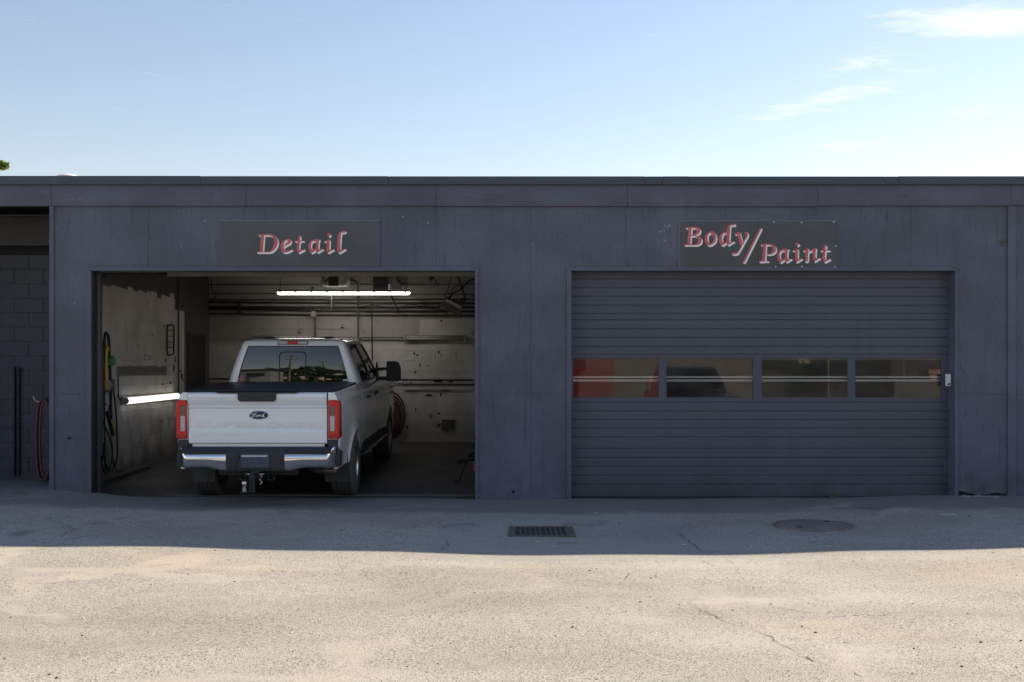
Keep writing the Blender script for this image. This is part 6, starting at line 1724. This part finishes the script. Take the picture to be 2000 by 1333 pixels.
for pts, w_ in [(cA([(160, 625), (250, 660), (330, 710), (400, 735)]), .010), (cA([(460, 742), (560, 785), (630, 825), (680, 860), (780, 905), (850, 945), (930, 965)]), .011),
                (cA([(590, 622), (700, 640), (780, 660), (900, 662), (960, 652), (1060, 660)]), .009), (cA([(935, 660), (940, 685), (1090, 678), (1250, 675), (1310, 658)]), .009),
                (cA([(630, 825), (700, 808), (800, 785), (880, 800)]), .006), (cA([(200, 345), (240, 370), (290, 385)]), .009), (cA([(340, 335), (400, 385), (410, 440)]), .006), (cA([(1060, 1000), (1110, 1035)]), .008),
                (cA([(1380, 660), (1600, 668), (1850, 672)]), .006), (cA([(450, 742), (640, 740), (820, 742)]), .005), (cA([(1890, 420), (2000, 415)]), .008),
                (cB([(1090, 490), (1300, 460), (1380, 480), (1500, 495), (1610, 510)]), .007), (cB([(1480, 460), (1520, 420), (1580, 405)]), .007), (cB([(1880, 625), (1940, 650), (2000, 690)]), .009), (cB([(1660, 350), (1690, 380)]), .008), (cB([(180, 355), (300, 345), (420, 350)]), .005), (cB([(1640, 420), (1660, 450), (1740, 470)]), .006),
                (cC([(820, 420), (900, 410), (1000, 405)]), .008), (cC([(1380, 408), (1500, 415), (1700, 405)]), .006), (cC([(930, 355), (965, 357)]), .010),
                (cA([(0, 128), (150, 125), (350, 122), (520, 128)]), .010), (cA([(200, 295), (560, 288), (1000, 272), (1500, 266), (1995, 262)]), .008), (cA([(1240, 113), (1420, 112)]), .007),
                (cC([(240, 140), (330, 175), (420, 205), (380, 225), (300, 260)]), .016), (cC([(400, 110), (600, 80), (800, 50)]), .012), (cB([(480, 220), (500, 260), (440, 305)]), .016), (cB([(150, 238), (215, 243)]), .014), (cA([(0, 160), (90, 205), (180, 270), (240, 315)]), .012)]:
    crack(pts, w_)
V0 = []; F0 = []
bm = bmesh.new(); bmesh.ops.create_icosphere(bm, subdivisions=1, radius=1.0)
ico_v = np.array([v.co[:] for v in bm.verts]); ico_f = [tuple(v.index for v in f.verts) for f in bm.faces]; bm.free()
def grit(name, label, n_, r0, r1, mat, seed):
    rg_ = np.random.default_rng(seed); m = MB()
    for k in range(n_):
        y_ = 5.4 + 8.6 * rg_.random() ** 1.3; x_ = (rg_.random() * 2 - 1) * y_ * 0.5
        if PIT[0] - .1 < x_ < PIT[1] + .1 and PIT[2] - .1 < y_ < PIT[3] + .1: continue
        r_ = r0 + (r1 - r0) * rg_.random() ** 2.5
        sc_ = np.array([1, 1, .6]) * r_ * (0.7 + 0.6 * rg_.random(3))
        vv = ico_v * sc_ * (0.85 + 0.3 * rg_.random((len(ico_v), 1))) + np.array([x_, y_, gz(x_, y_) + r_ * .25])
        m.add(vv.tolist(), ico_f)
    return stuff(tag(m.build(name, mat, None, fix=False), label, "grit"))
grit("dark_grit", "loose dark grit scattered over the yard", 260, .003, .010, simple("dark_stone", (0.055, 0.05, 0.045), 0.85), 5)
grit("pale_grit", "loose pale grit scattered over the yard", 380, .003, .010, simple("pale_stone", (0.55, 0.52, 0.47), 0.85), 6)
grit("leaf_crumbs", "tiny orange leaf crumbs scattered over the yard", 24, .005, .011, simple("orange_leaf", (0.50, 0.27, 0.06), 0.8), 8)
# ------------------------------------------------------------------ small yard litter and weeds
def weed(px, py, n, h_, label):
    q = W(px, py, 14.28); t = thing("weed", label, "weed", (q.x, q.y, gz(q.x, q.y)))
    m = MB(); rg = random.Random(n)
    for k in range(n):
        a = rg.uniform(0, 6.28); l_ = h_ * rg.uniform(.4, 1); b0 = Vector((rg.uniform(-.05, .05), rg.uniform(-.02, .02), 0))
        tip = b0 + Vector((math.cos(a) * l_ * .6, math.sin(a) * l_ * .3, l_)); sd_ = Vector((.006, 0, 0))
        md_ = b0.lerp(tip, .5) + Vector((0, 0, l_ * .12))
        m.add([b0 - sd_, b0 + sd_, md_ + sd_, md_ - sd_, tip], [(0, 1, 2, 3), (3, 2, 4)])
    stuff(m.build("leaves", simple("dry_weed", (0.11, 0.105, 0.06), 0.7), t, world=False, fix=False))
weed(1629, 970, 36, 0.085, "small tuft of dry weed at the foot of the closed door")
M_rubble = simple("pale_broken_concrete", (0.28, 0.265, 0.24), 0.85, 0, 0.25, 12, 0.4, 40)
rg = random.Random(3); m = MB()
for k in range(26):
    px = rg.uniform(1874, 1950); q = W(px, 974, rg.uniform(14.02, 14.17))
    q.z = gz(q.x, q.y); s_ = rg.uniform(.012, .04)
    bm = bmesh.new(); bmesh.ops.create_icosphere(bm, subdivisions=1, radius=s_)
    vs = [(v.co.x * rg.uniform(.8, 1.6) + q.x, v.co.y * rg.uniform(.6, 1.2) + q.y, v.co.z * rg.uniform(.3, .6) + q.z) for v in bm.verts]
    m.add(vs, [tuple(v.index for v in f.verts) for f in bm.faces]); bm.free()
stuff(tag(m.build("concrete_rubble", M_rubble, None, fix=False), "crumbled bits of pale concrete at the foot of the right pillar", "rubble"))
# flecks of pale paint on the front
m = MB()
def fleck(px, py, r):
    n_ = 6; vs = [(fx(px) + r * rg.uniform(.5, 1.2) * math.cos(a), YF - 0.0015, fz(py) + r * rg.uniform(.5, 1.2) * math.sin(a)) for a in np.linspace(0, 6.283, n_ + 1)[:-1]]
    m.add(vs, [tuple(range(n_))])
for (a, b_) in [(1297, 450), (1299, 441), (1305, 443), (1308, 441), (1312, 444), (1290, 453), (1284, 465), (1286, 474), (1297, 469), (1299, 471), (1312, 488), (1304, 448), (1302, 444), (260, 448), (349, 413), (400, 432), (354, 481), (787, 424), (850, 470), (1040, 478), (836, 436), (145, 592)]:
    fleck(a, b_, rg.uniform(0.004, 0.010))
stuff(m.build("paint_flecks", simple("pale_paint_fleck", (0.42, 0.43, 0.46), 0.6), bld, fix=False))
m = MB()
for (a, b_, l_, h_) in [(118, 393.5, 14, 1.0), (137, 391.5, 12, 1.6), (160, 390.5, 9, 2.0), (181, 389.5, 8, 2.2), (212, 387.5, 7, 1.2)]:
    m.add([(fx(a - l_), YF - 0.0418, fz(b_ + h_)), (fx(a + l_), YF - 0.0418, fz(b_ + h_ * 0.5 - 1)), (fx(a + l_ * .8), YF - 0.0418, fz(b_ - h_ - 0.5)), (fx(a - l_ * .6), YF - 0.0418, fz(b_ - h_ * .3))], [(0, 1, 2, 3)])
stuff(m.build("paint_smear", simple("chalky_smear", (0.15, 0.16, 0.20), 0.7), bld, fix=False))
for k, (px, py, w_) in enumerate([(1852, 1010, .10), (1163, 1000, .028), (1051, 1052, .025), (1336, 1056, .02)]):
    Yq = (CZ + 0.04) * F / (py - HY); q = W(px, py, Yq); zz = gz(q.x, q.y)
    tag(MB().add([(q.x - w_, q.y - .012, zz + .004), (q.x + w_, q.y - .010, zz + .005), (q.x + w_ * .9, q.y + .014, zz + .007), (q.x - w_ * .8, q.y + .012, zz + .004)], [(0, 1, 2, 3)]).build("paper_scrap", M_whiteplast, None, solid=0.002),
        ["long white scrap lying right of the manhole cover", "white scrap lying just before the middle pillar", "white scrap lying at the edge of the drain grate", "tiny white scrap lying between drain grate and manhole cover"][k], "litter", None)
bpy.context.view_layer.update()
